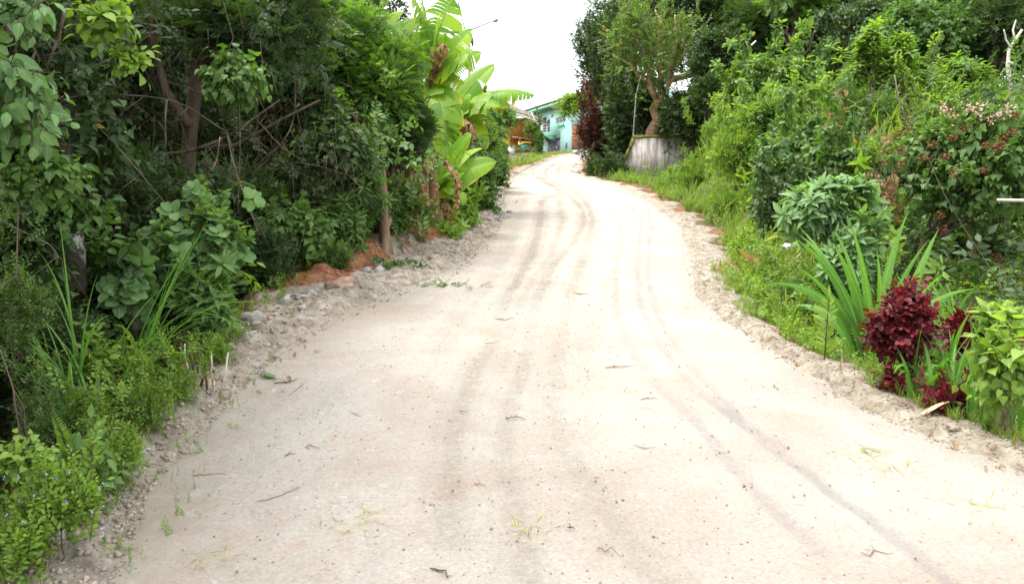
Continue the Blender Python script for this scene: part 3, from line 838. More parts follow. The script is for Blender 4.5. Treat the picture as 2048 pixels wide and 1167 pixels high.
# roof
b = MB()
b.prism([fw(-6.4, 1.6, ze - .02), fw(-6.4, 1.6, ze + .16), fw(-6.4, -9.6, ze + 2.0), fw(-6.4, -9.6, ze + 1.8)], FU * 23.5)
rf = b.build('roof', 'roof', h)
b = MB(); fbox(b, -6.3, 16.9, 1.38, 1.52, ze - .28, ze - .06)
for i in range(14):
    u_ = -5.5 + i * 1.65; b.prism([fw(u_, 0.02, ze - .04), fw(u_, 1.36, ze - .26), fw(u_, 1.36, ze - .08), fw(u_, .02, ze + .14)], FU * .14)
b.build('rafter', 'mintd', rf)
# ochre house on the left with the lean-to roof
h2 = empty('house', (*P(1045, 300, 80)[:2], float(H(P(1045, 300, 80)[0], 80, False))), 'ochre walled low house with brown corrugated lean-to roof left of the mint house', 'house')
b = MB(); A0, A1 = P(1005, 300, 79), P(1069, 300, 82)
dr = (A1 - A0) * [1, 1, 0]; zb_ = 5.0
for (pa, pb, ya, yb) in ((1005, 1071, 236, 274),):
    q = [P(pa, yb, 79), P(pb, yb, 82), P(pb, ya, 82), P(pa, ya, 79)]; b.prism(q, (0.3, 5, 0))
b.prism([P(1069, 320, 81.9), P(1074, 320, 82.2), P(1074, 274, 82.2), P(1069, 274, 81.9)], (.2, 5, 0))
b.prism([P(1000, 322, 84), P(1074, 322, 86), P(1074, 262, 86), P(1000, 262, 84)], (.1, .3, 0))
b.build('wall', 'orange', h2)
b = MB()
c = [P(1022, 222, 76), P(1099.5, 247, 73.5), P(1088, 243, 80), P(1010, 205, 84)]
b.prism(c, (0, 0, .12)); rf = b.build('roof', 'roof', h2)
b = MB(); b.tube([P(1022, 225, 75.9), P(1060, 237.5, 74.6), P(1098, 251.5, 73.4)], [.1, .1, .1], 8); b.build('gutter', 'galv', rf)
b = MB(); b.prism([P(1024, 222.5, 75.8), P(1099, 245.5, 73.3), P(1099, 248.5, 73.3), P(1024, 226, 75.8)], (0, .08, 0)); b.build('fascia', 'bark', rf)
b = MB(); b.prism([P(1036, 284, 77.5), P(1064, 281, 77.5), P(1065, 287, 76.6), P(1050, 286, 76.6), P(1037, 290, 76.6)], (0, 0, .04)); b.build('awning', 'yellow', h2)
b = MB(); b.prism([P(1024, 272.5, 78), P(1073, 279, 76), P(1073, 281, 76), P(1024, 275, 78)], (0, .8, 0)); b.build('porch_beam', 'bark', h2)
for px_ in (1040, 1062.5):
    b = MB(); a_ = P(px_, 277, 77); b.box((a_[0], 77, (a_[2] + 5.6) / 2), (.16, .16, a_[2] - 5.6)); b.build('post', 'barkd', h2)
b = MB(); b.prism([P(1040, 290, 79), P(1056, 289, 79), P(1056, 301, 79), P(1041, 300, 79)], (0, .1, 0)); b.build('tarp', 'teal', h2)
# fence of dark pickets in front
q = P(1045, 300, 72); fz = float(H(q[0], 72, False))
fc = empty('fence', (q[0], 72, fz), 'dark ramshackle picket fence in front of the ochre porch', 'fence')
for i in range(15):
    px_ = 1032 + i * 3.1; a_ = P(px_, 296 + random.uniform(-2, 2), 72 + i * .1); b = MB(); g0 = float(H(a_[0], a_[1], False))
    b.tube([(a_[0], a_[1], g0 - .1), a_ + [random.uniform(-.06, .06), 0, 0]], [.05, .04], 6); b.build('picket', 'barkd', fc)
for y_ in (300, 307):
    b = MB(); b.tube([P(1030, y_ + 2, 72), P(1052, y_, 72.8), P(1077, y_, 73.5)], [.04, .04, .04], 6); b.build('rail', 'barkd', fc)
q = P(1023, 310, 64); gz_ = float(H(q[0], 64, False)); zt = P(1023, 294, 64)[2]
b = MB(); b.box((q[0], 64, (gz_ + zt) / 2 - .1), (.56, .8, zt - gz_ + .2)); b.box((q[0], 64, zt + .03), (.62, .86, .06))
tag(b.build('gate_pillar', 'block', None, org=(q[0], 64, gz_)), 'plain grey rendered pillar at the left road edge before the fence', 'pillar')
q0, q1 = P(1104, 317, 69), P(1062, 224, 69)
b = MB(); q0[2] = float(H(q0[0], 69, False)) - .05; b.tube([q0, (q0 + q1) / 2, q1], [.055, .05, .04], 8)
tag(b.build('leaning_pole', 'pale', None, True, org=q0), 'thin pale pole leaning left in front of the balcony', 'pole')
# street lamp pole and wires
pl = P(938.5, 200, 52); gp = float(H(pl[0], 52, False)); ztp = P(938, 45, 52)[2]
lp = empty('utility_pole', (pl[0], 52, gp), 'slender pale utility pole with a long street lamp arm above the banana leaves', 'pole')
b = MB(); b.tube([(pl[0], 52, gp - .1), (pl[0], 52, gp + 4), (pl[0], 52, ztp)], [.13, .11, .08], 10); b.build('pole', 'galv', lp)
b = MB(); a0, a1 = P(941, 60, 52), P(990, 41, 52); b.tube([a0, (a0 + a1) / 2, a1], [.055, .05, .045], 6); ar = b.build('lamp_arm', 'galv', lp)
b = MB(); d = P(998, 38, 52) - P(987, 43, 52); cc = P(992, 41, 52)
b.tube([cc - d * .5, cc - d * .3, cc + d * .1, cc + d * .5], [.05, .12, .13, .04], 8); b.build('lamp_head', 'galv', ar)
b = MB(); q = P(945, 84, 52); b.tube([q - [.0, 0, .25], q, q + [0, 0, .25]], [.07, .1, .06], 8); b.build('insulator', 'dkmetal', lp)
b = MB(); q = P(937, 78, 52); b.box(q + [.12, 0, 0], (.3, .12, .5)); b.build('junction_box', 'dkmetal', lp)
def cable(p0, p1, sag, r, lab):
    b = MB(); pts = []
    for i in range(17):
        t = i / 16; p = np.array(p0) * (1 - t) + np.array(p1) * t; p[2] -= sag * 4 * t * (1 - t); pts.append(p)
    b.tube(pts, [r] * 17, 5); tag(b.build('overhead_cable', 'black', None, org=p0), lab, 'cable', 'overhead cables')
cable(P(939, 92, 52), P(922, 0, 22) + [-.3, -2, 1.2], .25, .022, 'thicker overhead cable running up from the pole to the top of the photo')
cable(P(937, 80, 52), P(918, 0, 22) + [-.3, -2, 1.2], .15, .012, 'thinner upper overhead cable running beside the thicker one')
cable(P(949, 82, 52), P(1110, 205, 86), .3, .008, 'faint thin wire sloping down right from the insulator towards the mint house')
# retaining wall
wp = [(1252, 352), (1250, 319), (1268, 278), (1277, 276), (1390, 276), (1402, 300), (1402, 352)]
Dw = 34.
wq = [P(x, y, Dw) for x, y in wp]
wl = empty('retaining_wall', (wq[0][0], Dw, wq[0][2]), 'stained grey concrete retaining wall with mossy top under the gnarled tree', 'wall')
b = MB(); b.prism([p + [0, 0, -.3 if p[2] < 2.9 else 0] for p in wq], (.15, .45, 0)); b.build('concrete_face', 'conc', wl)
b = MB()
for i, (x0, y0, x1, y1) in enumerate([(1249, 320, 1258, 299), (1258, 299, 1267, 278)]):
    a, c = P(x0, y0, Dw - .05), P(x1, y1, Dw - .05); b.tube([a, (a + c) / 2, c + [0, 0, .03]], [.06, .075, .07], 8, .3)
g = np.random.default_rng(8)
c0, c1 = P(1266, 274.5, Dw + .15), P(1398, 274.5, Dw + .15)
for row, (dy, r_) in enumerate([(-.12, .07), (.05, .085), (.22, .08), (.36, .06)]):
    q = [c0 * (1 - t) + c1 * t + [0, dy, g.normal() * .012] for t in np.linspace(0, 1, 46)]
    b.tube(q, list(r_ * g.uniform(.75, 1.25, 46)), 9, .25)
for i in range(40):
    t = g.random(); c_ = c0 * (1 - t) + c1 * t + [0, g.uniform(-.1, .3), .05]; b.tube([c_ - [.05, 0, .03], c_ + [0, 0, .02], c_ + [.06, 0, -.03]], [.03, .055, .02], 6, .3)
b.build('moss_cap', 'moss', wl, True)

# ------------------------------------------------------------------ RIGHT SIDE
# far hill and forest
CRN = {}
def forest(name, label, cat, kind, x, y, hgt, rad, nl=8, n=1500, seed=0, tr=.16, group=None, low=.25, bark='barkd', size=1.5, key=None):
    """a whole tree given by its place and size in metres; trees with the same key share their meshes"""
    z = float(H(x, y, False))
    if key and key in CRN:
        r = dup(CRN[key], (x, y, z - .1), random.uniform(0, 6.28), random.uniform(.85, 1.12), label)
        return r
    root = empty(name, (x, y, z - .1), label, cat, group)
    org = np.array([x, y, z]); hc = hgt * (1 - low) / 2
    C = org + [0, 0, hgt - hc]
    p, out, lc, lr, g = crown_pts(C, (rad, rad, hc), nl, n, 500 + seed, .35)
    mb = MB(); foliage(mb, kind, p, out, g, size); mb.build('crown', K[kind][2], root)
    st = MB(); pts = jit(org - [0, 0, .3], C + [0, 0, hc * .3], 9, .05)
    st.tube(pts, [tr * (1.3 if i == 0 else 1 - .08 * i) for i in range(9)], 9, .07)
    for c in lc[1:]: st.tube(jit(pts[int(g.integers(3, 8))], c, 6, .1), [tr * .45, tr * .38, tr * .3, tr * .22, tr * .14, tr * .06], 6, .05)
    for i in g.choice(n, 60, replace=False):
        j = int(np.argmin(((lc - p[i]) ** 2).sum(1))); st.tube(jit(lc[j], p[i], 4, .12), [tr * .12, tr * .09, tr * .06, .004], 4)
    st.build('trunk', bark, root, True)
    if key: CRN[key] = root
    return root
GR = 'dark trees of the hillside wood on the right'
LB = 'tall dark-leaved tree massed in the hillside wood on the right'
for i, (x, y, hh, rr, k) in enumerate([(12, 52, 12, 4, 'A'), (18, 56, 13, 4.5, 'B'), (25, 50, 12, 4.5, 'C'), (32, 46, 11, 4.5, 'A'), (15, 44, 10, 3.5, 'B'), (21, 43, 11, 4, 'C'), (28, 38, 10, 4, 'A'),
                                       (38, 42, 12, 5, 'B'), (45, 48, 13, 5, 'C'), (36, 54, 13, 5, 'A'), (22, 64, 13, 5, 'B'), (30, 62, 13, 5, 'C'), (23, 32, 8.5, 3.5, 'B'), (18, 35.5, 9, 3.6, 'A'), (10, 60, 10, 4, 'C'), (42, 60, 13, 5, 'B'), (33, 33, 9, 4, 'C'), (27, 27.5, 8, 3.6, 'A'), (16, 48, 10, 4, 'C'), (26, 45, 11, 4, 'B'), (35, 40, 11, 4, 'C'), (40, 34, 11, 4.5, 'A'), (48, 40, 12, 5, 'B'), (50, 52, 13, 5, 'A'), (20, 50, 12, 4, 'A'), (9.5, 50, 9, 3.2, 'B'), (34, 27, 9, 4, 'B'), (22, 24, 6.5, 3, 'C')]):
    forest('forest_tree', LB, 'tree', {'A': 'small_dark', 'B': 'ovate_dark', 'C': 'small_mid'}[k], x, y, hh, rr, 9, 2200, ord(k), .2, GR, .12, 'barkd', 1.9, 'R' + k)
for i, (x, y) in enumerate([(14, 33), (19, 29), (24, 24), (16, 39), (29, 31), (12, 40), (17, 32), (22, 30), (20, 38), (26, 35), (30, 26), (13, 29), (16, 25), (19, 20), (13, 36.5), (35, 36), (26, 40), (32, 41), (40, 38), (22, 35)]):
    forest('understorey_tree', 'low leafy understorey tree filling the foot of the hillside wood', 'tree', 'small_dark', x, y, 4.5, 2.6, 7, 1300, 77, .08, 'understorey trees under the hillside wood', .02, 'barkd', 1.4, 'RU')
plant('evergreen_tree', 'dark glossy evergreen tree at the skyline, behind the gnarled tree and leaning over the road', 'tree', 'small_dark', 1212, 100, 66, 118, 41, 1.1, 1., 1, 9, trunk=.18, bark='barkd', base=(5.6, 41))
plant('gnarled_tree', 'gnarled tree with light olive crown growing behind the mossy retaining wall', 'tree', 'small_olive', 1315, 85, 118, 100, 35.0, .62, 1.15, .8, 12, trunk=None, stems=False, base=(6.35, 35.2), hollow=.25)
gt_ = bpy.data.objects['gnarled_tree']
b = MB(); B0 = P(1303, 272, 35.2); go = np.array(gt_.location)
tp = [P(1302, 276, 35.2) - [0, 0, .6], P(1303, 262, 35.2), P(1314, 240, 35.2), P(1306, 218, 35.2), P(1316, 200, 35.2)]
b.tube(tp, [.34, .24, .20, .19, .18], 10, .2)
for pts, rr in (([(1314, 204), (1300, 175), (1296, 140), (1286, 100), (1262, 60)], .12), ([(1316, 204), (1335, 180), (1340, 140), (1352, 90), (1350, 30)], .13), ([(1330, 186), (1345, 160), (1372, 148), (1386, 138)], .08),
                ([(1300, 170), (1275, 150), (1262, 130), (1225, 110)], .07), ([(1340, 145), (1366, 110), (1392, 60)], .06), ([(1318, 200), (1322, 150), (1316, 90), (1322, 30)], .08), ([(1352, 95), (1330, 60), (1310, 20)], .05), ([(1295, 145), (1306, 110), (1290, 50)], .05)):
    q = [P(a, c, 35.2 + random.uniform(-.3, .3) * i) for i, (a, c) in enumerate(pts)]; b.tube(q, [rr * (1 - .17 * i) for i in range(len(q))], 8, .15)
b.build('trunk', 'barkr', gt_, True)
plant('small_tree', 'dark green bushy tree between the gnarled tree and the feathery tree', 'tree', 'ovate_dark', 1432, 118, 55, 62, 33, 1.1, 1.3, 1, 6, trunk=.12, bark='barkd')
plant('small_tree', 'shaded dark tree below the right side of the gnarled crown', 'tree', 'small_dark', 1420, 200, 50, 50, 32, 1.2, 1.1, 1, 6, trunk=.08, bark='barkd')
plant('feathery_tree', 'fine feathery-leaved tree with flat layered crown at the top right of centre', 'tree', 'feather_dark', 1560, 60, 120, 75, 34, 1.3, 1.5, 1, 8, trunk=.15, bark='barkd')
plant('feathery_tree', 'brighter feathery-leaved tree touching the top edge right of centre', 'tree', 'feather', 1590, 5, 75, 40, 32, 1.1, 1.5, 1, 6, trunk=.12, bark='barkd')
plant('hillside_tree', 'broad-leaved tree with a rounded light green top, upper right of the photo', 'tree', 'heart_mid', 1850, 90, 120, 85, 25, 1.0, 1.2, 1, 9, trunk=.14, bark='barkd')
plant('hillside_tree', 'dark broad-leaved tree behind the yellow-green shrub', 'tree', 'heart_dark', 1720, 75, 90, 75, 27, 1.1, 1.2, 1, 8, trunk=.14, bark='barkd')
plant('hillside_tree', 'greyish dark-leaved tree in the top right corner of the photo', 'tree', 'small_dark', 2000, 60, 90, 95, 24, .8, 1.1, 1, 8, trunk=.1, bark='barkd')
def deadtrunk(pts, D, r, lab, mat='pale', nm='dead_tree', cat='dead tree', brs=()):
    b = MB(); q = [P(x, y, D) for x, y in pts]; g0 = float(H(q[0][0], D, False)); q[0][2] = min(q[0][2], g0 - .1)
    b.tube(q, [r * (1 - .6 * i / len(q)) for i in range(len(q))], 8, .1)
    for br in brs: q2 = [P(x, y, D + random.uniform(-.2, .2)) for x, y in br]; b.tube(q2, [r * .5 * (1 - .7 * i / len(q2)) for i in range(len(q2))], 6, .1)
    return tag(b.build(nm, mat, None, True, org=q[0]), lab, cat)
deadtrunk([(2022, 215), (2020, 170), (2016, 130), (2018, 100), (2030, 80), (2044, 60)], 19, .055, 'pale crooked bare trunk in the top right corner wood', brs=([(2016, 125), (2030, 128), (2040, 134)], [(2030, 80), (2026, 60), (2032, 40)], [(2022, 95), (2012, 80), (2008, 60)]))
deadtrunk([(1480, 150), (1488, 120), (1497, 96), (1512, 82)], 27, .045, 'white bare branch slanting up beside the feathery tree', brs=([(1497, 96), (1492, 84), (1500, 78)],))
deadtrunk([(1262, 240), (1272, 190), (1282, 150)], 34.6, .03, 'thin pale sapling stem left of the gnarled trunk')
# hedge side of the road
plant('red_hedge_shrub', 'dark maroon-leaved shrub at the road bend against the green hedge', 'shrub', 'maroon', 1190, 268, 38, 66, 37, 1.8, .75, 1, 7, base=(3.9, 37), mixk=('small_mid', .18, .6, 'green_leaves'))
plant('hedge_shrub', 'tall dark green hedge shrub between the maroon shrub and the retaining wall', 'shrub', 'ovate_dark', 1238, 240, 38, 98, 36, 1.6, .85, 1, 8, base=(4.9, 36))
plant('hedge_shrub', 'low dark leafy shrub at the foot of the maroon shrub', 'shrub', 'tiny_mid', 1187, 335, 22, 19, 34.5, 1.7, 1.1, 1, 4, mixk=('small_dark', .4, .5, 'dark_leaves'))
plant('hedge_shrub', 'low dark shrub on the road edge in front of the retaining wall end', 'shrub', 'small_dark', 1228, 338, 34, 24, 33, 1.7, .6, 1, 4)
plant('roadside_tree', 'light green small-leaved tree spreading over the mint house roof', 'tree', 'ovate_bright', 1160, 212, 46, 30, 46, .6, 1.3, 1, 8, base=(5.2, 46), trunk=.07)
plant('roadside_tree', 'leafy tree rising above the maroon shrub against the sky', 'tree', 'small_mid', 1205, 175, 34, 42, 43, 1.2, 1., 1, 6, base=(5.4, 43), trunk=.08)
plant('hedge_shrub', 'dark coffee-like shrub behind the retaining wall right of the gnarled trunk', 'shrub', 'ovate_dark', 1385, 225, 60, 48, 33.5, 1.3, 1., 1, 6, base=(7.8, 36))
plant('hedge_shrub', 'dark shrub filling behind the gnarled trunk', 'shrub', 'ovate_dark', 1290, 205, 60, 60, 38.5, 1.4, 1.1, 1, 6, base=(6.6, 38.5))
# bank cover bushes
plant('bank_bush', 'fine pale green bush spilling over the top of the bank beside the retaining wall', 'bush', 'tiny_bright', 1445, 262, 50, 38, 26, 1.2, 1.5, 1.2, 7, stems=False)
plant('bank_bush', 'fine-leaved bush hanging over the bare red face of the bank', 'bush', 'tiny_bright', 1345, 375, 40, 24, 25.5, 1.1, 1.4, 1.2, 6, stems=False)
plant('bank_bush', 'bright weedy bush in the middle of the grassy bank', 'bush', 'tiny_bright', 1405, 345, 55, 40, 22.5, 1.1, 1.4, 1.2, 6, stems=False)
plant('bank_bush', 'weedy bush low on the bank above the red gully', 'bush', 'tiny_bright', 1455, 410, 50, 36, 16.5, 1.1, 1.3, 1.2, 6)
plant('broad_shrub', 'large broad-leaved shrub on the bank crest below the white bare branch', 'shrub', 'heart_mid', 1565, 165, 85, 65, 21, 1.1, 1., 1, 8, mixk=('whorl_bright', .25, 1, 'young_leaves'))
plant('broad_shrub', 'loose light green shrub on the left end of the bank crest', 'shrub', 'whorl_bright', 1480, 215, 50, 45, 22, 1.2, 1., 1, 6, mixk=('heart_mid', .4))
plant('heart_leaf_bush', 'bush of heart-shaped leaves in the middle of the right bank', 'bush', 'heart_mid', 1560, 320, 78, 70, 13.5, 1.2, .9, 1, 7, mixk=('heart_bright', .3, .9, 'young_leaves'))
plant('heart_leaf_bush', 'second heart-leaved bush just below and right of the first', 'bush', 'heart_mid', 1655, 330, 58, 62, 12.5, 1.1, .8, 1, 6)
plant('heart_leaf_bush', 'dark heart-leaved bush at the foot of the bank above the dead leaf heap', 'bush', 'heart_dark', 1575, 405, 70, 52, 11.8, 1.2, .8, 1, 6)
plant('broad_shrub', 'leafy shrub skirt below the large broad-leaved shrub on the bank crest', 'shrub', 'ovate_bright', 1545, 240, 90, 52, 18.5, 1.0, .9, 1, 7, mixk=('heart_mid', .4))
plant('broad_shrub', 'shrub of mixed pale leaves left of the tangled thicket', 'shrub', 'heart_bright', 1640, 215, 70, 55, 17, .9, .9, 1, 7, mixk=('small_mid', .4, .7, 'fine_leaves'))
plant('broad_shrub', 'light green shrub between the two yellow-green rosette shrubs', 'shrub', 'ovate_bright', 1850, 200, 70, 55, 15.5, 1.0, .85, 1, 7, mixk=('small_olive', .3, .7, 'fine_leaves'))
plant('broad_shrub', 'loose weedy shrub on the middle of the bank left of the heart-leaf bush', 'shrub', 'ovate_bright', 1475, 300, 60, 55, 18, .9, .7, 1, 7, mixk=('tiny_bright', .4, 1.5, 'fine_leaves'))
plant('yellow_green_shrub', 'tall shrub with upright yellow-green leaf rosettes, upper right', 'shrub', 'whorl_yel', 1765, 165, 88, 85, 16, .45, .72, .8, 9, trunk=.035, base=(7.5, 16), hollow=.3)
plant('yellow_green_shrub', 'narrow upright yellow-green spire above the tall rosette shrub', 'shrub', 'whorl_yel', 1742, 95, 22, 48, 15.7, .5, .7, .8, 4, trunk=.015, hollow=.2, base=(7.1, 15.7))
plant('yellow_green_shrub', 'short yellow-green spire leaning right of the tall rosette shrub', 'shrub', 'whorl_yel', 1800, 110, 26, 40, 15.6, .5, .7, .8, 4, trunk=.015, hollow=.2, base=(7.7, 15.6))
plant('yellow_green_shrub', 'smaller yellow-green rosette shrub right of the tall one', 'shrub', 'whorl_yel', 1920, 165, 58, 62, 17, .5, .75, .8, 6, trunk=.03, hollow=.3)
plant('thicket_shrub', 'tangled small-leaved thicket below the yellow-green shrub', 'shrub', 'small_mid', 1720, 235, 90, 60, 15, 1.1, .65, 1, 7, mixk=('ovate_bright', .25, .6, 'young_leaves'))
plant('thicket_shrub', 'light small-leaved thicket at the left foot of the annatto bush', 'shrub', 'ovate_bright', 1790, 320, 60, 75, 12.5, 1.1, .6, 1, 7, mixk=('small_dark', .3, .6, 'dark_leaves'))
plant('dry_bush', 'brown dried creeper hanging between the green thickets on the right', 'bush', 'dry', 1765, 400, 48, 72, 10.6, .4, .6, .7, 7, mixk=('small_dark', .4, .6, 'dark_leaves'))
plant('dry_bush', 'thin reddish-brown dry bush above the loquat sapling', 'bush', 'dry', 1672, 250, 30, 60, 14.4, .25, .6, .7, 5)
an = plant('annatto_bush', 'large rounded annatto bush with pink blossom on top and brown hairy pods', 'bush', 'heart_mid', 1945, 330, 150, 128, 9.5, .95, .75, .8, 10, trunk=.06, bark='barkd', base=(4.9, 9.8), hollow=.35, mixk=('ovate_olive', .3, .6, 'young_leaves'))
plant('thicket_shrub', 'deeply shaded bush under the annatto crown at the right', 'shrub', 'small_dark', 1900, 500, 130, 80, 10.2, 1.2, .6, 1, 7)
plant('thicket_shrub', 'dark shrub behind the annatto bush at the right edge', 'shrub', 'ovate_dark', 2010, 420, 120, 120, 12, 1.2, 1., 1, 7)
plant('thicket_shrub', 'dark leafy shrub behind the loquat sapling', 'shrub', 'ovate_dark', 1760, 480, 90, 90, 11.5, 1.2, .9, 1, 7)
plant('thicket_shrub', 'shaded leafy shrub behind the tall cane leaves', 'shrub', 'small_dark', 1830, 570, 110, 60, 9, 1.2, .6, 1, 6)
def onsurf(px, py, D, jitter=0): return P(px + random.uniform(-jitter, jitter), py + random.uniform(-jitter, jitter), D)
ico = None
def lump(mb, c, r, seed, squash=(1, 1, 1), amp=.25, sub=1, mark=.5):
    import bmesh
    global ico
    if ico is None or sub not in ico:
        ico = ico or {}
        bm = bmesh.new(); bmesh.ops.create_icosphere(bm, subdivisions=sub, radius=1)
        bm.verts.ensure_lookup_table()
        ico[sub] = (np.array([v.co for v in bm.verts]), [tuple(v.index for v in f.verts) for f in bm.faces]); bm.free()
    V, Fc = ico[sub]
    g = np.random.default_rng(seed)
    k = 1 + amp * (vnoise(V[:, 0] * 1.7 + seed, V[:, 1] * 1.7 + V[:, 2] * 1.3, seed) * 2 + vnoise(V[:, 0] * 4 + seed, V[:, 2] * 4 + V[:, 1] * 3, seed + 5))
    V = V * k[:, None] * np.array(squash) * r
    a = g.uniform(0, 6.28); ca, sa = math.cos(a), math.sin(a)
    V = np.stack([V[:, 0] * ca - V[:, 1] * sa, V[:, 0] * sa + V[:, 1] * ca, V[:, 2]], -1) + np.array(c)
    mb.raw(V, Fc, np.tile([mark, .3, .5], (len(V), 1)))
for i, (x, y) in enumerate([(1813, 258), (1798, 270), (1802, 300), (1848, 315), (1800, 330), (1890, 312), (1908, 345), (1970, 340), (1996, 297), (2005, 292), (1990, 290), (2030, 230), (2028, 262), (1925, 258), (1868, 290), (1905, 275), (1972, 292), (2008, 275), (1940, 470), (1955, 480), (1945, 500), (1880, 430), (1990, 515), (2000, 520), (1985, 525), (1885, 460)]):
    b = MB(); c = onsurf(x, y, 8.55 + (0.5 if y > 420 else 0) + random.uniform(-.1, .2)); g = np.random.default_rng(i)
    for k in range(5): lump(b, c + g.normal(size=3) * [.026, .026, .02], .016, 900 + i * 7 + k, amp=.15)
    for k in range(60):
        d = g.normal(size=3); d /= np.linalg.norm(d); q = c + d * .035; b.tube([q, q + d * .022], [.003, .001], 3)
    b.build('seed_pod_cluster', 'pod', an)
for i, (x, y) in enumerate([(1938, 212), (1945, 218), (1892, 217), (1958, 228), (1965, 210), (1996, 225), (2015, 222), (1985, 238), (1885, 222), (2025, 215), (1908, 232)]):
    b = MB(); c = onsurf(x, y, 8.75, 2); g = np.random.default_rng(40 + i); n = 14
    p_ = c + g.normal(size=(n, 3)) * .035; b.inst(LF, rotm(g.normal(size=(n, 3)), g.normal(size=(n, 3))) * .035, p_, g.random(n)); b.build('blossom_cluster', 'flower_p', an)
plant('loquat_sapling', 'sapling with long ribbed grey-green leaves on the right bank above the corn-like cane', 'sapling', 'loquat', 1655, 425, 98, 72, 8.6, 1.2, .72, .9, 8, trunk=.018, base=(3.35, 8.6), hollow=.2, mixk=('whorl_yel', .22, .8, 'young_leaves'))
plant('loquat_sapling', 'low ribbed-leaf sapling left of the cane leaves', 'sapling', 'loquat', 1700, 530, 60, 45, 8.0, .9, .6, .9, 4, base=(3.45, 8.0))
# verge plants near right
plant('verge_shrub', 'leafy dark verge shrub left of the cane clump', 'shrub', 'ovate_mid', 1620, 610, 75, 55, 8.2, 1.2, .5, 1, 6, mixk=('weed', .35, .9, 'young_leaves'))
plant('verge_shrub', 'small pale weed bush at the road edge below the dead leaf heap', 'shrub', 'ovate_bright', 1530, 590, 50, 38, 8.9, 1.1, .42, 1, 5)
plant('verge_shrub', 'mixed weeds hanging over the red gully edge', 'shrub', 'ovate_bright', 1500, 510, 45, 42, 11.2, 1.0, .5, 1, 5, mixk=('tiny_bright', .4))
plant('verge_shrub', 'broad-leaved low weed patch just below the dead leaf heap', 'shrub', 'heart_bright', 1560, 540, 50, 30, 9.6, 1., .5, 1, 5, mixk=('weed', .4))
gr_ = empty('goldenrod_weed', (*G(1648, 735), float(H(*G(1648, 735)))), 'single upright narrow-leaved weed in front of the cane clump', 'weed')
b = MB(); b.inst(K['goldenrod'][0][0], np.array([rotm([.03, 0, 1], [0, -1, 0]) * .50]), np.array([gr_.location]), np.array([.7])); b.build('foliage', 'bright', gr_)
def clump(name, label, cat, px, py, y, blades, mat='cane', group=None):
    c = P(px, py, y); g0 = float(H(c[0], y, False)); root = empty(name, (c[0], y, g0), label, cat, group)
    return root, np.array([c[0], y, g0])
ck, o = clump('cane_clump', 'tall clump of broad bright strap leaves with pale midribs behind the burgundy shrub', 'plant', 1735, 760, 6.6, 0)
for i, (dx, az, L, W, lean, curl) in enumerate([(0, 3.0, 1.25, .045, .22, .9), (.0, 2.9, 1.15, .045, .32, 1.6), (.02, 3.3, 1.2, .042, .12, .55), (.03, 3.1, 1.22, .036, .08, .35), (.05, .3, 1.3, .045, .05, .45), (.08, 2.6, 1.0, .035, -.05, .25), (.06, 0.1, 1.15, .03, .18, .6),
        (-.02, 2.2, .95, .04, .45, 1.7), (.1, -.4, 1.0, .035, .3, 1.3), (.15, .5, .9, .03, .5, 1.4), (-.05, 3.6, .9, .035, .5, 1.2), (.03, 4.7, .95, .04, .3, 2.2), (0, 4.2, .8, .04, .4, 2.0), (.08, 5.4, .8, .035, .3, 2.3), (.02, 2.95, 1.3, .045, .3, .6), (.04, 3.2, 1.1, .05, .2, .5), (.05, 3.0, 1.05, .04, .45, .7), (.12, .1, 1.2, .045, .25, .3), (.1, .2, 1.0, .045, .4, .8), (-.03, 3.1, 1.25, .04, .15, .9)]):
    b = MB(); strap(b, o + [dx, random.uniform(-.05, .05), 0], az, L * 1.1, W * 1.25, lean * .8, curl, 14, .4 + .5 * random.random(), .3, random.uniform(-.5, .5), random.choice([-1, 1]) * random.uniform(.7, 1.3)); b.build('leaf', 'cane', ck)
ck2, o = clump('cane_clump', 'strap-leaved clump behind and right of the burgundy shrub', 'plant', 1900, 760, 6.9, 0)
for i in range(16):
    b = MB(); strap(b, o + [random.uniform(-.25, .3), random.uniform(-.1, .1), 0], random.uniform(-.8, 3.9), random.uniform(.7, 1.15), random.uniform(.03, .048), random.uniform(0, .4), random.uniform(.4, 2.0), 12, .3 + .6 * random.random(), .3, random.uniform(-.6, .6), random.uniform(.5, 1.4)); b.build('leaf', 'cane', ck2)
ck3, o = clump('lily_clump', 'low clump of arching strap leaves between the two burgundy shrubs at the road edge', 'plant', 1870, 850, 5.35, 0)
for i in range(38):
    b = MB(); strap(b, o + [random.uniform(-.18, .35), random.uniform(-.1, .2), 0], random.uniform(-3.1, 3.1), random.uniform(.4, .72), random.uniform(.014, .024), random.uniform(0, .35), random.uniform(.6, 2.2), 10, .35 + .6 * random.random(), .3, random.uniform(-.5, .5), random.uniform(.2, 1.4)); b.build('leaf', 'cane', ck3)
ck4, o = clump('lily_clump', 'dark upright strap leaves at the far right road edge under the pale vine', 'plant', 1985, 880, 4.95, 0)
for i in range(26):
    b = MB(); strap(b, o + [random.uniform(-.22, .35), random.uniform(-.05, .25), 0], random.uniform(-3.1, 3.1), random.uniform(.4, .75), random.uniform(.015, .024), random.uniform(0, .25), random.uniform(.2, 1.2), 10, .1 + .5 * random.random(), .3, random.uniform(-.5, .5), random.uniform(.2, 1.4)); b.build('leaf', 'cane', ck4)
rs = plant('burgundy_shrub', 'burgundy-leaved shrub on a short lichened stem, left one by the road edge', 'shrub', 'red', 1810, 652, 74, 88, 5.6, .75, .72, .9, 9, trunk=.024, bark='lichen', base=(P(1812, 830, 5.6)[0], 5.6), hollow=.15)
plant('burgundy_shrub', 'wider burgundy-leaved shrub at the right edge behind the pale vine', 'shrub', 'red', 1965, 668, 86, 50, 5.9, .75, .72, .9, 7, trunk=.02, bark='lichen', hollow=.35)
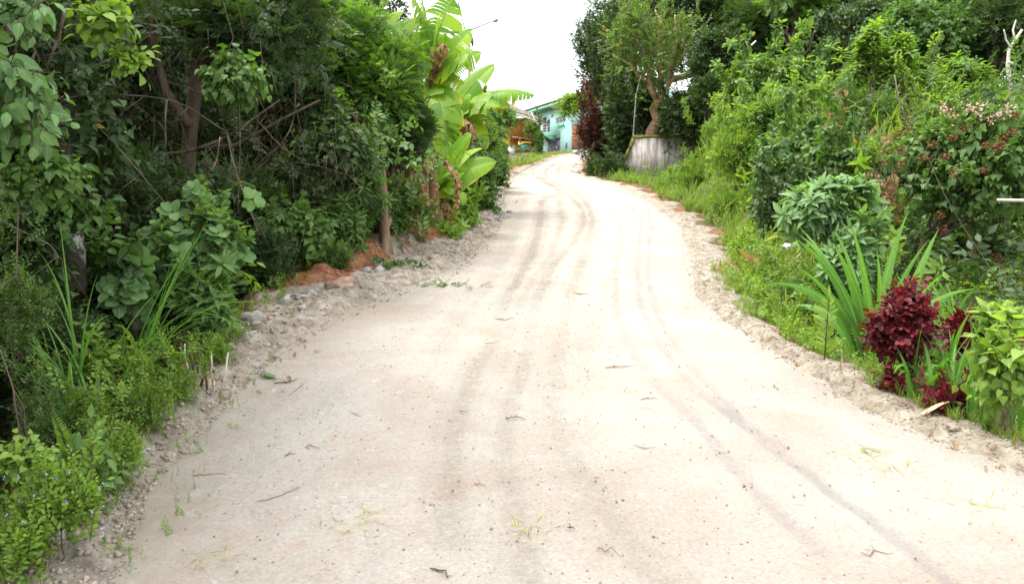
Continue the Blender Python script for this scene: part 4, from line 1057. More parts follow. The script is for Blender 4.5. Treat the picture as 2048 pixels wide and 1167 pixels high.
plant('burgundy_shrub', 'small low burgundy shrub between the strap leaves near the road edge', 'shrub', 'red', 1905, 815, 52, 38, 5.1, .8, .8, .9, 4, hollow=.3)
plant('burgundy_shrub', 'little burgundy offshoot at the foot of the left shrub', 'shrub', 'red', 1795, 770, 30, 34, 5.5, 1.0, .6, .9, 3, hollow=.3)
plant('pale_vine', 'pale green vine with large heart leaves at the right edge of the photo', 'vine', 'heart_bright', 2015, 740, 70, 115, 4.7, .6, .95, .9, 8, hollow=.15)
plant('pale_vine', 'smaller pale green sprays reaching over the right burgundy shrub', 'vine', 'whorl_bright', 2010, 640, 55, 22, 5.0, 1.1, .45, .8, 4, hollow=.4)
plant('weed', 'tiny leafy weed on the gravel edge below the far right strap leaves', 'weed', 'weed', 1973, 880, 18, 9, 4.75, 1.4, .4, .8, 2, stems=False)
# stakes, pipe, heap
for (pts, D, r, lab) in (([(1688, 768), (1685, 735), (1683, 695)], 6.4, .013, 'taller pale broken stake at the road edge by the cane clump'), ([(1712, 780), (1706, 750), (1702, 722)], 6.3, .015, 'shorter brown broken stake right of the pale one')):
    deadtrunk(pts, D, r, lab, 'pale' if D > 6.35 else 'bark', 'stake', 'stake')
b = MB(); q0, q1 = P(1995, 400, 8.4), P(2075, 402, 8.5); b.tube([q0, (q0 + q1) / 2, q1], [.017, .02, .022], 8, .08)
tag(b.build('cut_branch', 'pale', None, True, org=q0), 'pale sawn branch end poking in from the right edge under the annatto bush', 'branch')
hp = P(1580, 485, 10); hz = float(H(hp[0], 10, False))
root = empty('dead_leaf_heap', (hp[0], 10, hz), 'heap of dried brown banana leaves and rubbish on the right bank', 'leaf heap')
b = MB(); g = np.random.default_rng(5)
for i in range(90):
    a = g.uniform(0, 6.28); strap(b, [hp[0] + g.normal() * .33, 10 + g.normal() * .25, hz + abs(g.normal()) * .12], a, g.uniform(.15, .4), g.uniform(.012, .04), g.uniform(.5, 1.5), g.uniform(-.5, 1.6), 5, g.random(), .5, g.uniform(-1, 1))
b.build('dry_leaves', 'deadb', root)
b = MB(); lump(b, P(1572, 494, 9.75), .06, 3, (1.2, .8, .6), .9, 2); q = b.build('plastic_scrap', 'plastic', None, False, org=P(1572, 494, 9.75))
tag(q, 'crumpled white plastic scrap lying on the dead leaf heap', 'litter')
b = MB(); c0 = P(1840, 845, 5.0); strap(b, [c0[0], 5.0, float(H(c0[0], 5.0)) + .02], .1, .32, .035, 1.0, 1.3, 8, .95, .5, .8)
tag(b.build('dried_leaf', 'deadb', None, False, org=c0), 'curled pale dried leaf on the gravel edge beneath the burgundy shrubs', 'dried leaf')
# ------------------------------------------------------------------ LEFT SIDE
LG, LL = 'dark trees of the left thicket', 'dark vine-hung tree of the shaded thicket left of the road, some unseen and added for shade'
for i, (x, y, hh, rr, k) in enumerate([(-6.2, 7.5, 8, 2.6, 'A'), (-9, 11, 9, 3, 'B'), (-6.3, 12, 8.5, 2.6, 'C'), (-5.4, 17, 8, 2.4, 'A'), (-9.5, 17, 9, 3, 'B'), (-8.5, 5, 8, 2.8, 'C'), (-5.6, 22, 8, 2.3, 'B'),
                                       (-9, 23, 9, 3, 'A'), (-13, 14, 9, 3, 'C'), (-13, 8, 9, 3, 'A'), (-7, 29, 8, 2.6, 'C'), (-12, 29, 9, 3, 'B'), (-6.2, 3.2, 7.5, 2.2, 'B'), (-7.5, -1, 8, 2.5, 'A'), (-18, 20, 9, 3, 'C'), (-17, 12, 9, 3, 'B'), (-5.2, 1.2, 7.5, 2., 'C'), (-4.9, 5.2, 8, 1.8, 'A'), (-7.6, 9.4, 8, 2.5, 'C'), (-11, 6, 9, 3, 'B'), (-7.5, 14.5, 8, 2.6, 'B'), (-11.5, 20, 9, 3, 'A'), (-15, 25, 9, 3, 'B'), (-22, 16, 9, 3, 'A'), (-22, 26, 9, 3, 'C'), (-16, 33, 9, 3, 'A'), (-10, 36, 9, 3, 'C'), (-20, 8, 9, 3, 'B'), (-28, 20, 9, 3, 'B'), (-27, 32, 9, 3, 'A'), (-22, 40, 9, 3, 'B'), (-15, 44, 9, 3, 'C'), (-9, 46, 8, 3, 'A'), (-35, 28, 9, 3, 'C'), (-34, 42, 9, 3, 'B'), (-12, 2, 9, 3, 'A')]):  # those beside and behind the camera are unseen, added for their shade
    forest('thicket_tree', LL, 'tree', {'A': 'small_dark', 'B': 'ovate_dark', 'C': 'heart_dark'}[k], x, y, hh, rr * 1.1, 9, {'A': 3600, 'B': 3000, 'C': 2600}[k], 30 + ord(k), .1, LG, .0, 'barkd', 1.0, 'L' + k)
for i, (x, y) in enumerate([(-4.6, 8.5), (-5.5, 11), (-5, 14), (-7.5, 12.5), (-7, 8), (-9, 15), (-10, 10), (-6, 19), (-8, 21), (-12, 17), (-11, 13), (-5.5, 25), (-9, 27), (-14, 22), (-14, 11), (-17, 17), (-12, 8), (-18, 25), (-13, 32), (-7, 33), (-20, 14), (-10, 40), (-18, 36), (-24, 24), (-25, 14), (-6, 5.5), (-8.5, 6), (-5, 3.4), (-7, 2.5), (-30, 25), (-28, 40)]):
    forest('thicket_understorey_tree', 'low bushy tree closing the shaded floor of the left thicket', 'tree', 'small_dark', x, y, 3.6 if y > 10 else 3.0, 1.9, 7, 1900, 78, .05, 'low bushy trees under the left thicket', .0, 'barkd', 1.0, 'LU')
# leaning tree with the thick slanting limb
lt = plant('leaning_tree', 'leaning tree with a thick slanting limb reaching the top edge left of centre', 'tree', 'feather_dark', 520, 40, 190, 80, 9.2, 1.1, .8, 1, 8, stems=False, hollow=.2, base=(P(360, 500, 9.6)[0], 9.6))
b = MB(); lo_ = np.array(lt.location)
b.tube([lo_ - [0, 0, .3], P(372, 420, 9.5), P(380, 260, 9.4), P(398, 130, 9.3), P(470, 70, 9.2), P(540, 30, 9.1), P(625, -30, 9)], [.11, .09, .085, .08, .075, .07, .06], 9, .08)
for pts, r0 in (([(398, 130), (440, 110), (520, 98), (600, 90)], .03), ([(470, 72), (520, 70), (590, 40)], .03), ([(380, 250), (330, 180), (300, 60), (310, -20)], .06), ([(430, 95), (450, 40), (440, -20)], .035), ([(385, 300), (470, 290), (560, 240), (640, 200)], .025)):
    q = [P(a, c, 9.25 - .1 * i) for i, (a, c) in enumerate(pts)]; b.tube(q, [r0 * (1 - .18 * i) for i in range(len(q))], 7, .1)
b.build('trunk', 'barkd', lt, True)
lt = plant('lichened_tree', 'tree with white lichen blotches on its dark trunk, far left', 'tree', 'heart_dark', 110, 200, 150, 150, 7.4, .8, .9, 1, 8, stems=False, hollow=.2, base=(P(140, 600, 7.2)[0], 7.2))
b = MB(); lo_ = np.array(lt.location); b.tube([lo_ - [0, 0, .3], P(143, 600, 7.2), P(146, 500, 7.2), P(138, 430, 7.2), P(125, 300, 7.2), P(150, 120, 7.2)], [.14, .12, .11, .10, .09, .07], 10, .08)
b.build('trunk', 'lichen', lt, True)
FT = 'feathery_tree'
plant(FT, 'bright feathery-leaved tree arching over the left roadside before the bananas', 'tree', 'feather', 735, 165, 120, 150, 12.5, 1.7, .75, .8, 10, trunk=.075, base=(P(775, 530, 11.2)[0], 11.2), bark='bark', hollow=.3)
plant(FT, 'feathery-leaved tree filling the top edge left of the bananas', 'tree', 'feather', 640, 55, 110, 90, 13.5, 1.5, .8, 1, 8, trunk=.06, base=(-4.0, 13.5), bark='bark', hollow=.3)
plant(FT, 'dark green feathery spray drooping low over the tree trunk by the bananas', 'tree', 'feather_dark', 800, 270, 65, 85, 12.3, 1.7, .6, .8, 7, trunk=.03, base=(-2.1, 12.6), bark='bark', hollow=.3)
plant(FT, 'feathery-leaved tree with loose sprays in front of the upper banana leaves', 'tree', 'feather', 800, 150, 45, 70, 14.5, 1.2, .6, .8, 6, trunk=.03, base=(-2.0, 15), bark='bark', hollow=.3)
plant(FT, 'distant bluish feathery tree between the banana leaves and the ochre house', 'tree', 'feather', 1000, 238, 34, 30, 46, 1.0, 1., 1, 5, trunk=.08, bark='bark', base=(-.75, 46))
plant('thicket_shrub', 'shaded fine-leaved thicket behind the slanting limb, left of centre', 'shrub', 'feather_dark', 560, 190, 130, 130, 11.5, 1.5, .8, 1, 8, base=(-4., 11.5), hollow=.3)
plant('thicket_shrub', 'yellow-green sunlit tree behind the bare hanging twigs', 'tree', 'olive' if 0 else 'small_olive', 480, 260, 160, 130, 17, .7, .7, 1, 8, base=(-6, 17), hollow=.3)
plant(FT, 'loose feathery sprays hanging in front of the middle banana leaves', 'tree', 'feather', 812, 235, 40, 55, 14.2, .7, .75, .8, 7, trunk=.03, base=(-1.9, 14.6), bark='bark', hollow=.3)
plant(FT, 'dense feathery-leaved sapling filling between the brown trunk and the tall bananas', 'tree', 'feather', 745, 330, 70, 70, 12.8, 1.4, .75, .8, 7, trunk=.03, base=(-2.4, 13.2), bark='bark', hollow=.3)
plant('thicket_shrub', 'dark shrub closing the gap behind the brown trunk', 'shrub', 'ovate_dark', 780, 420, 80, 80, 14.5, 1.3, .9, .8, 7, hollow=.3)
plant('thicket_shrub', 'shaded shrub behind the low banana stems', 'shrub', 'ovate_dark', 890, 400, 60, 70, 16, 1.3, .9, .8, 7, hollow=.3)
plant('roadside_bush', 'leafy bush filling between the low banana and the road-edge bush', 'bush', 'ovate_mid', 935, 330, 42, 55, 21, 1.4, 1., .9, 7, hollow=.3)
plant('roadside_bush', 'small bright bush just before the verge turns at the grey pillar', 'bush', 'heart_mid', 985, 345, 30, 38, 27, 1.4, 1., .9, 5, hollow=.3, base=(-1.1, 27))
plant('understorey_shrub', 'dark shrub closing the gap under the dusty vine at the left edge', 'shrub', 'ovate_dark', 50, 480, 90, 70, 5.8, 1.3, .8, .9, 7, hollow=.3)
plant('understorey_shrub', 'deep dark shrub behind the arching grass, far left', 'shrub', 'small_dark', 110, 690, 120, 90, 5.6, 1.3, .7, .9, 7, hollow=.3)
# near left vines
plant('broad_leaf_vine', 'vine curtain of large dusty green leaves hanging at the left edge', 'vine', 'big_hang', 45, 215, 62, 125, 3.9, .95, .85, .8, 7, base=(-2.75, 3.9), hollow=.3)
plant('broad_leaf_vine', 'spray of large bright leaves hanging from the top edge, far left', 'vine', 'big_bright', 215, 45, 66, 42, 4.1, .7, .66, .8, 4, base=(-2.3, 4.1), hollow=.3)
plant('broad_leaf_vine', 'thin string of big leaves trailing right below the top spray', 'vine', 'big_bright', 262, 125, 30, 32, 4.15, .9, .5, .8, 3, base=(-2.2, 4.15), hollow=.3)
plant('broad_leaf_vine', 'dark big leaves in the extreme top left corner', 'vine', 'big_hang', 40, 20, 60, 40, 3.6, 1.0, .7, .8, 4, base=(-2.6, 3.6), hollow=.3)
plant('heart_leaf_vine', 'vine of lighter heart leaves below the dusty vine at the left edge', 'vine', 'heart_mid', 85, 360, 95, 62, 4.9, 1.2, .6, .8, 7, base=(-2.9, 4.9), mixk=('heart_bright', .35, .75, 'young_leaves'), hollow=.3)
plant('heart_leaf_vine', 'band of heart leaves across the lichened trunk', 'vine', 'heart_mid', 150, 425, 75, 38, 6.0, 1.1, .75, .8, 5, base=(-3.3, 6), hollow=.3)
plant('heart_leaf_vine', 'dark triangular-leaved vine spray left of the slanting limb', 'vine', 'heart_mid', 470, 160, 62, 58, 7.6, .9, .7, .8, 5, base=(-2.7, 7.6), hollow=.3)
plant('fine_leaf_bush', 'fine-leaved dark bush at the left edge halfway down', 'bush', 'tiny_mid', 30, 610, 62, 105, 4.3, 1.3, .8, .8, 7, hollow=.3, mixk=('tiny_bright', .2, .8, 'young_leaves'))
plant('understorey_shrub', 'ovate-leaved shrub right of the lichened trunk', 'shrub', 'ovate_mid', 222, 510, 42, 34, 6.6, 1., .8, .8, 4)
plant('understorey_shrub', 'dark big-leaved shrub in the hollow behind the tall grass', 'shrub', 'heart_dark', 190, 640, 120, 90, 6.6, 1.2, 1., 1, 7, hollow=.3)
plant('understorey_shrub', 'dark shrub behind the round-leaved bush', 'shrub', 'ovate_dark', 330, 560, 110, 110, 8.2, 1.2, .9, 1, 7, hollow=.3)
plant('round_leaf_bush', 'bush of rounded grey-green leaves on the left bank', 'bush', 'round_mid', 392, 480, 105, 68, 7.1, .85, .95, .8, 8, base=(-2.75, 7.1), hollow=.25, mixk=('ovate_bright', .22, .9, 'young_leaves'))
plant('round_leaf_bush', 'few large rounded leaves low beside the tall grass blades', 'bush', 'round_mid', 265, 580, 38, 38, 6.4, .9, 1., .8, 3)
plant('glossy_shrub', 'glossy lance-leaved shrub at the edge of the rubble verge', 'shrub', 'lance_dark', 410, 610, 62, 52, 6.5, 1.3, .62, .9, 6, hollow=.3)
plant('heart_leaf_climber', 'curtain of dark heart leaves hanging over the red earth bank', 'climber', 'heart_mid', 600, 470, 75, 85, 9.6, 1.0, .85, .9, 7, hollow=.3, base=(-3.0, 9.6))
plant('heart_leaf_climber', 'dark heart-leaved climber hanging left of the low banana', 'climber', 'heart_dark', 655, 320, 85, 90, 10.6, 1.0, 1.0, .9, 8, hollow=.3, base=(-3.1, 10.6))
plant('heart_leaf_climber', 'dark small-leaved bush tumbling toward the verge rubble', 'climber', 'small_dark', 540, 520, 62, 72, 9.0, 1.3, .5, .9, 7, hollow=.3)
plant('thicket_shrub', 'dark bush deep behind the round-leaved bush', 'shrub', 'small_dark', 520, 400, 120, 110, 10.5, 1.2, .8, 1, 8, hollow=.3)
plant('thicket_shrub', 'lance-leaved bright-tipped shrub left of the brown trunk', 'shrub', 'lance_mid', 700, 440, 58, 55, 10.7, 1.2, .75, .9, 6, hollow=.3, base=(-2.6, 10.7))
plant('thicket_shrub', 'small fine-leaved bush over the red earth at the brown trunk foot', 'shrub', 'small_mid', 655, 520, 52, 35, 10.0, 1.1, .5, .9, 5, hollow=.3, base=(-2.5, 10))
plant('thicket_shrub', 'leafy shrub twined round the brown trunk', 'shrub', 'ovate_mid', 815, 415, 48, 42, 11.6, 1.0, .62, .8, 5, hollow=.3, base=(-1.75, 12))
plant('roadside_bush', 'bush of star-shaped leaf whorls right of the low banana', 'bush', 'whorl_bright', 905, 430, 48, 38, 14.5, 1.1, .9, .9, 5, hollow=.3)
plant('roadside_bush', 'small whorled-leaf plant at the verge below the banana', 'bush', 'whorl_bright', 893, 490, 22, 24, 13, 1.1, .8, .9, 3, base=(-1.1, 13.))
plant('roadside_bush', 'rounded broad-leaved bush reaching the left road edge', 'bush', 'heart_mid', 955, 370, 42, 62, 18, 1.2, .9, .9, 7, hollow=.3)
plant('roadside_bush', 'pale green broad-leaved bush under the big banana leaf', 'bush', 'heart_bright', 960, 290, 62, 52, 25, 1.2, 1.2, .9, 8, hollow=.3, mixk=('heart_mid', .3, .9, 'dark_leaves'))
plant('roadside_bush', 'bush at the road edge just before the grey pillar', 'bush', 'ovate_bright', 982, 285, 30, 44, 36, 1.2, 1.1, .9, 6, hollow=.3, base=(-1.3, 36))
plant('climbing_shrub', 'dark climber wrapped round a porch post before the mint house', 'shrub', 'small_mid', 1080, 283, 14, 34, 67, 1.6, .7, 1, 5, hollow=.3, base=(P(1080, 300, 67)[0], 67))
plant('climbing_shrub', 'flowering shrub top leaning over the porch roof', 'shrub', 'small_olive', 1062, 256, 20, 14, 67.5, 1.4, .7, 1, 4, hollow=.3, base=(P(1068, 300, 67)[0], 67.5))
# brown and grey trunks by the verge
def trunkthing(pts, D, rr, mat, lab, nm='tree'):
    q = [P(x, y, D) for x, y in pts]; root = empty(nm, (q[0][0], D, float(H(q[0][0], D, False))), lab, 'tree'); q[0][2] = root.location.z - .15
    b = MB(); n = len(q); b.tube([a for a in q], [rr * (1.25 if i == 0 else 1 - .06 * i) for i in range(n)], 12, .07); b.build('trunk', mat, root, True)
    return root, q
tr1, q = trunkthing([(772, 545), (771, 500), (769, 440), (767, 380), (764, 330)], 11.1, .062, 'bark', 'brown-barked tree on the red earth at the left verge')
g = np.random.default_rng(77); n = 110; mb = MB(); foliage(mb, 'ovate_mid', q[4] + [0, -.05, .15] + g.normal(size=(n, 3)) * [.4, .35, .4], g.normal(size=(n, 3)), g, .8); mb.build('crown', 'mid', tr1)
tr2, q = trunkthing([(846, 500), (846, 470), (848, 420), (852, 370), (854, 330)], 12.9, .06, 'twig', 'straight grey-brown tree stem beside the low banana')
n = 34; mb = MB(); foliage(mb, 'small_mid', q[4] + g.normal(size=(n, 3)) * [.3, .3, .3], g.normal(size=(n, 3)), g, .8); mb.build('crown', 'mid', tr2)
# ---- banana plants
def bleaf(name, root, base, az, L, W, lean, curl, tears=.25, hang=0.25, dead=False, seed=0, roll=.0):
    """banana blade: midrib curve, two halves cut in strips, some torn apart and drooping"""
    g = np.random.default_rng(seed); mb = MB()
    h_ = np.array([math.cos(az), math.sin(az), 0]); s_ = np.array([-math.sin(az), math.cos(az), 0])
    n = 26; p = np.array(base, float); a = lean; P_ = [p.copy()]; U_ = []
    pet = .12
    for i in range(n):
        up = np.array([0, 0, 1.]) * math.cos(a) + h_ * math.sin(a); U_.append(up); p = p + up * L / n; P_.append(p.copy()); a += curl / n * (.5 + i / n)
    U_.append(U_[-1])
    mb.tube(P_[:-1:3], [.022 * L / 1.8 * (1 - .85 * i / 9) + .002 for i in range(len(P_[:-1:3]))], 6, mark=.45)
    i0 = int(n * pet)
    for side in (-1, 1):
        drop = hang * g.uniform(.8, 1.2); rn = g.random() * .8
        for i in range(i0, n):
            t0, t1 = (i - i0) / (n - i0), (i + 1 - i0) / (n - i0)
            if g.random() < tears: drop = hang + g.uniform(-.25, .55); rn = g.random() * .9
            gap = .25 if g.random() < tears else 0
            def wd(t): return W * min(1, (t * 5 + .15) ** .6) * (1 - t ** 3.5) ** .6 + .002
            V = []; A = []
            for t, j, gg in ((t0, i, gap / 2), (t1, i + 1, -gap / 2)):
                u = U_[j]; nr = np.cross(s_, u); nr = nr if nr[2] > 0 else -nr
                out = (s_ * math.cos(roll) + nr * math.sin(roll)) * side
                for k in range(4):
                    f = k / 3; an_ = drop * f * 1.2 - .15
                    q = P_[j] + (out * math.cos(an_) - np.array([0, 0, 1]) * math.sin(an_) * 1.0) * wd(t) * f + nr * .02 * math.sin(f * 3) + u * (gg * L / n * f)
                    if dead: q = q + g.normal(size=3) * .02
                    V.append(q); A.append((rn, side * f, t))
            mb.raw(V, [(0, 1, 5, 4), (1, 2, 6, 5), (2, 3, 7, 6)], A)
    return mb.build(name, 'deadb' if dead else 'banana', root)
def toaz(px0, D0, px1, D1):
    a, c = P(px0, 300, D0), P(px1, 300, D1); return math.atan2(c[1] - a[1], c[0] - a[0])
def bleafto(root, base, tip, W, arch, name='leaf', **kw):
    """blade from base to tip with an upward arch"""
    base, tip = np.array(base, float), np.array(tip, float); d = tip - base; hr = math.hypot(d[0], d[1]); az = math.atan2(d[1], d[0])
    best = None
    for Lf in np.linspace(1.0, 1.5, 11):
        L = np.linalg.norm(d) * Lf
        for lean in np.linspace(-.3, 2.2, 51):
            a = lean; x = z = 0; cu = arch
            for i in range(26): x += math.sin(a) * L / 26; z += math.cos(a) * L / 26; a += cu / 26 * (.5 + i / 26)
            e = (x - hr) ** 2 + (z - d[2]) ** 2
            if best is None or e < best[0]: best = (e, L, lean)
    return bleaf(name, root, base, az, best[1], W * 1.22, best[2], arch, **kw)
def stemtube(root, pts, rr, mat='deadb', name='pseudostem'):
    b = MB(); b.tube(pts, rr, 12, .08, .4); return b.build(name, mat, root, True)
B1 = P(868, 470, 16.5); z1 = float(H(B1[0], 16.5, False))
bn = empty('banana_plant', (B1[0], 16.5, z1), 'tall banana plant with torn yellow-green leaves against the sky', 'banana plant')
C1 = P(860, 175, 16.5); stemtube(bn, [(B1[0], 16.5, z1 - .1), (B1[0] + .03, 16.5, z1 + 1.2), C1], [.12, .10, .06])
for i, (tx, ty, dD, W, ar, nm, kw) in enumerate([(905, -8, .3, .44, .5, 'leaf', dict(roll=1.2, hang=.1)), (840, -40, .5, .40, .3, 'leaf', dict(roll=1.1, hang=.1)), (945, 58, .0, .30, .5, 'leaf', dict(hang=.2, roll=1.1)), (893, 62, -.5, .36, 1.2, 'leaf', dict(hang=.8, roll=.5)), (965, 105, .2, .30, .7, 'leaf', dict(roll=1.0)),
        (770, 40, .6, .36, .9, 'leaf', dict(roll=-1)), (815, 230, -.6, .34, 1.6, 'leaf', dict(roll=-.8)), (900, 260, -.6, .34, 1.8, 'leaf', dict(roll=.8)), (850, 290, -.4, .34, 2.2, 'leaf', dict(roll=.2)), (925, 170, -.2, .3, 1.1, 'leaf', dict(roll=.9)), (880, 20, -.3, .42, .6, 'leaf', dict(roll=1., hang=.2)), (820, -10, -.3, .4, .6, 'leaf', dict(roll=-1., hang=.2)), (800, 110, -.4, .36, 1.3, 'leaf', dict(roll=-.7)), (935, 120, -.5, .34, 1.2, 'leaf', dict(roll=.8)), (880, 330, -.5, .34, 2.4, 'leaf', dict(roll=.3)), (890, 95, -.7, .34, 2.0, 'dead_leaf', dict(dead=True, hang=1.3, tears=.8))]):
    bleafto(bn, C1, P(tx, ty, 16.5 + dD), W, ar, nm, seed=60 + i, **kw)
B2 = P(900, 440, 18.5); z2 = float(H(B2[0], 18.5, False))
bn2 = empty('banana_plant', (B2[0], 18.5, z2), 'banana plant with one long arching blade pointing right toward the mint house', 'banana plant')
C2 = P(895, 245, 18.5); stemtube(bn2, [(B2[0], 18.5, z2 - .1), (B2[0], 18.5, z2 + 1.), C2], [.12, .10, .06])
for i, (tx, ty, dD, W, ar, nm, kw) in enumerate([(1072, 188, -.3, .38, 1.3, 'leaf', dict(hang=.75, tears=.3, roll=.35)), (1035, 182, .4, .32, 1.2, 'leaf', dict(hang=.3, tears=.15)), (990, 128, .2, .28, .5, 'leaf', dict(tears=.05, roll=.9)), (980, 238, -.5, .24, 1.4, 'leaf', dict(hang=.7)), (1000, 250, -.2, .22, 1.2, 'leaf', {}),
        (950, 285, -.8, .26, 2.0, 'dead_leaf', dict(dead=True, hang=1.3, tears=.5)), (905, 290, -.9, .22, 1.8, 'dead_leaf', dict(dead=True, hang=1.3, tears=.5)), (830, 170, .2, .32, .7, 'leaf', dict(roll=-1.)), (890, 140, .6, .32, .4, 'leaf', dict(roll=1.2)), (820, 270, -.4, .32, 1.4, 'leaf', dict(roll=-.8)), (940, 195, -.5, .36, .9, 'leaf', dict(roll=1.)), (1000, 215, -.6, .34, 1.5, 'leaf', dict(roll=.6, tears=.4)), (860, 200, -.4, .34, 1., 'leaf', dict(roll=-.9)), (925, 330, -.6, .3, 2.2, 'leaf', dict(roll=.4)), (960, 300, -.3, .3, 1.8, 'leaf', dict(roll=.8))]):
    bleafto(bn2, C2, P(tx, ty, 18.5 + dD), W, ar, nm, seed=90 + i, **kw)
B3 = P(880, 478, 14); z3 = float(H(B3[0], 14, False))
bn3 = empty('banana_plant', (B3[0], 14, z3), 'low young banana plant with broad horizontal leaves beside the two stems', 'banana plant')
C3 = P(872, 395, 14); stemtube(bn3, [(B3[0], 14, z3 - .1), P(876, 430, 14), C3], [.11, .09, .055])
for i, (tx, ty, dD, W, ar, nm, kw) in enumerate([(786, 362, -.2, .22, 1.4, 'leaf', dict(hang=.35, tears=.05, roll=-.5)), (990, 325, .3, .22, .9, 'leaf', dict(tears=.1, roll=.9)), (880, 305, .3, .30, .3, 'leaf', dict(tears=.03, hang=.0, roll=1.4)), (925, 412, -.6, .18, 2.2, 'leaf', dict(tears=.2, hang=.5)), (965, 300, .7, .22, 1.2, 'leaf', dict(hang=.4, tears=.1)),
        (840, 265, .4, .3, .5, 'leaf', dict(hang=.1, roll=1.2)), (815, 300, -.3, .26, .8, 'leaf', dict(hang=.3, roll=-1)), (930, 345, -.2, .2, 1.2, 'leaf', dict(roll=.6)), (905, 285, .2, .26, .6, 'leaf', dict(roll=1.1)), (940, 270, -.2, .24, .8, 'leaf', dict(roll=.9)), (850, 300, -.5, .26, .8, 'leaf', dict(roll=-1.1)), (900, 350, -.6, .24, 1.6, 'leaf', dict(roll=.5)), (850, 490, -.9, .16, 2.8, 'dead_leaf', dict(dead=True, hang=1.2, tears=.6)), (892, 470, -.3, .12, 2.8, 'dead_leaf', dict(dead=True, hang=1.2, tears=.6))]):
    bleafto(bn3, C3, P(tx, ty, 14 + dD), W, ar, nm, seed=120 + i, **kw)
for i, (px_, D_, lab) in enumerate([(815, 12.6, 'brown shrivelled banana stem just right of the brown trunk'), (865, 13.4, 'thin shrivelled banana stem behind the grey-brown stem'), (722, 12.0, 'dark dead banana stem left of the brown trunk')]):
    b_ = P(px_, 480, D_); z_ = float(H(b_[0], D_, False)); rt = empty('banana_stump', (b_[0], D_, z_), lab, 'banana stem')
    t_ = np.array([b_[0] + .05, D_, z_ + 1.15]); stemtube(rt, [(b_[0], D_, z_ - .1), (b_[0] + .02, D_, z_ + .6), t_], [.1, .085, .06], 'dry')
    for j in range(5): bleafto(rt, t_, t_ + [RNG.uniform(-.3, .3), RNG.uniform(-.35, 0), -RNG.uniform(.6, 1.1)], .09, 2.4, 'dead_leaf', seed=150 + i * 7 + j, dead=True, hang=1.1, tears=.7)
b = MB(); hb = P(838, 470, 12.2)
hr = empty('dead_banana_leaf', (hb[0], 12.2, float(H(hb[0], 12.2, False))), 'pale pinkish withered banana leaf hanging crumpled between the two trunks', 'dead leaf')
for j in range(4): bleafto(hr, P(822, 415, 12.2), P(850 + j * 5 - 12, 500 - j * 8, 12.0), .10, 1.6, 'leaf_blade', seed=190 + j, dead=True, hang=1.2, tears=.6)
# ---- bare twigs and hanging vines of the left thicket
TW = [([(70, 115), (170, 95), (250, 72), (320, 68)], 6.2, .009, 'long thin bare twig crossing the thicket high up, far left'),
      ([(85, 300), (110, 215), (180, 190), (340, 200), (430, 250), (460, 280), (480, 390)], 7, .008, 'bare twig arching across and drooping left of centre'),
      ([(333, 200), (330, 245), (332, 300)], 6.8, .012, 'short stout broken twig hanging vertically'),
      ([(100, 250), (160, 225), (240, 300), (300, 370), (350, 430)], 7.4, .007, 'drooping thin stem running down right from the heart vine'),
      ([(290, 310), (360, 305), (415, 290), (470, 262), (560, 200)], 8.6, .02, 'mossy rising branch behind the hanging twigs'),
      ([(585, 110), (590, 190), (580, 260), (540, 310), (500, 360)], 9.3, .014, 'pale curved dead stem left of the feathery tree'),
      ([(645, 165), (670, 200), (720, 240)], 9.6, .012, 'bare twig slanting in front of the feathery tree'),
      ([(470, 100), (478, 200), (480, 300), (475, 420)], 9, .007, 'thin vine hanging straight down from the slanting limb'),
      ([(455, 270), (468, 330), (500, 420), (520, 470)], 7.6, .006, 'paired thin twig drooping over the round-leaved bush'),
      ([(440, 275), (430, 330), (410, 350), (370, 400)], 7.7, .006, 'twig bending back left under the arching twig'),
      ([(0, 440), (60, 470), (100, 490), (120, 520)], 5.2, .005, 'thin reddish twig at the left edge above the fine-leaved bush'),
      ([(130, 20), (115, 80), (90, 140)], 5, .012, 'dark twig behind the dusty vine'),
      ([(590, 215), (600, 250), (608, 305)], 9.2, .008, 'short pale hooked twig tip'),
      ([(510, 235), (560, 290), (600, 318)], 9.1, .006, 'thin brown twig pointing down right')]
for pts, D, r, lab in TW:
    b = MB(); q = [P(x, y, D + random.uniform(-.1, .1)) for x, y in spl(pts, 3)]; n = len(q); b.tube(q, [r * (1 - .65 * i / n) for i in range(n)], 6, .1)
    for i in range(2, n - 1, 2):
        d = np.random.default_rng(i).normal(size=3) * .12; b.tube([q[i], q[i] + d * .6 - [0, 0, .03], q[i] + d - [0, 0, .1]], [r * .4, r * .3, r * .15], 4)
    tag(b.build('bare_twig', 'twig' if r < .0075 else 'barkd', None, True, org=q[0]), lab, 'twig', 'bare twigs of the left thicket')
# many fine hanging creepers: uncountable
b = MB(); g = np.random.default_rng(3)
for i in range(130):
    x = g.uniform(180, 720); y = g.uniform(-10, 330); D = g.uniform(7.5, 11); p0 = P(x, y, D); L = g.uniform(.3, 1.3)
    q = [p0 + np.array([g.normal() * .05 * k, g.normal() * .04 * k, -L * k / 4 + .0]) for k in range(5)]; b.tube(q, [.0022, .002, .0018, .0015, .0008], 3)
    if i % 3 == 0: q = [p0 + np.array([(k * L / 5) * g.choice([-1, 1]) * .9 if 0 else k * L / 5 * (1 if i % 2 else -1), g.normal() * .04 * k, -.06 * k * k * L / 2 + g.normal() * .02]) for k in range(5)]; b.tube(q, [.003, .0028, .0025, .002, .0008], 3)
tag(b.build('creeper_tangle', 'barkd', None, org=(-3, 9, 1)), 'tangle of thin bare creepers and rootlets hanging in the left thicket', 'creepers', None, 'stuff')
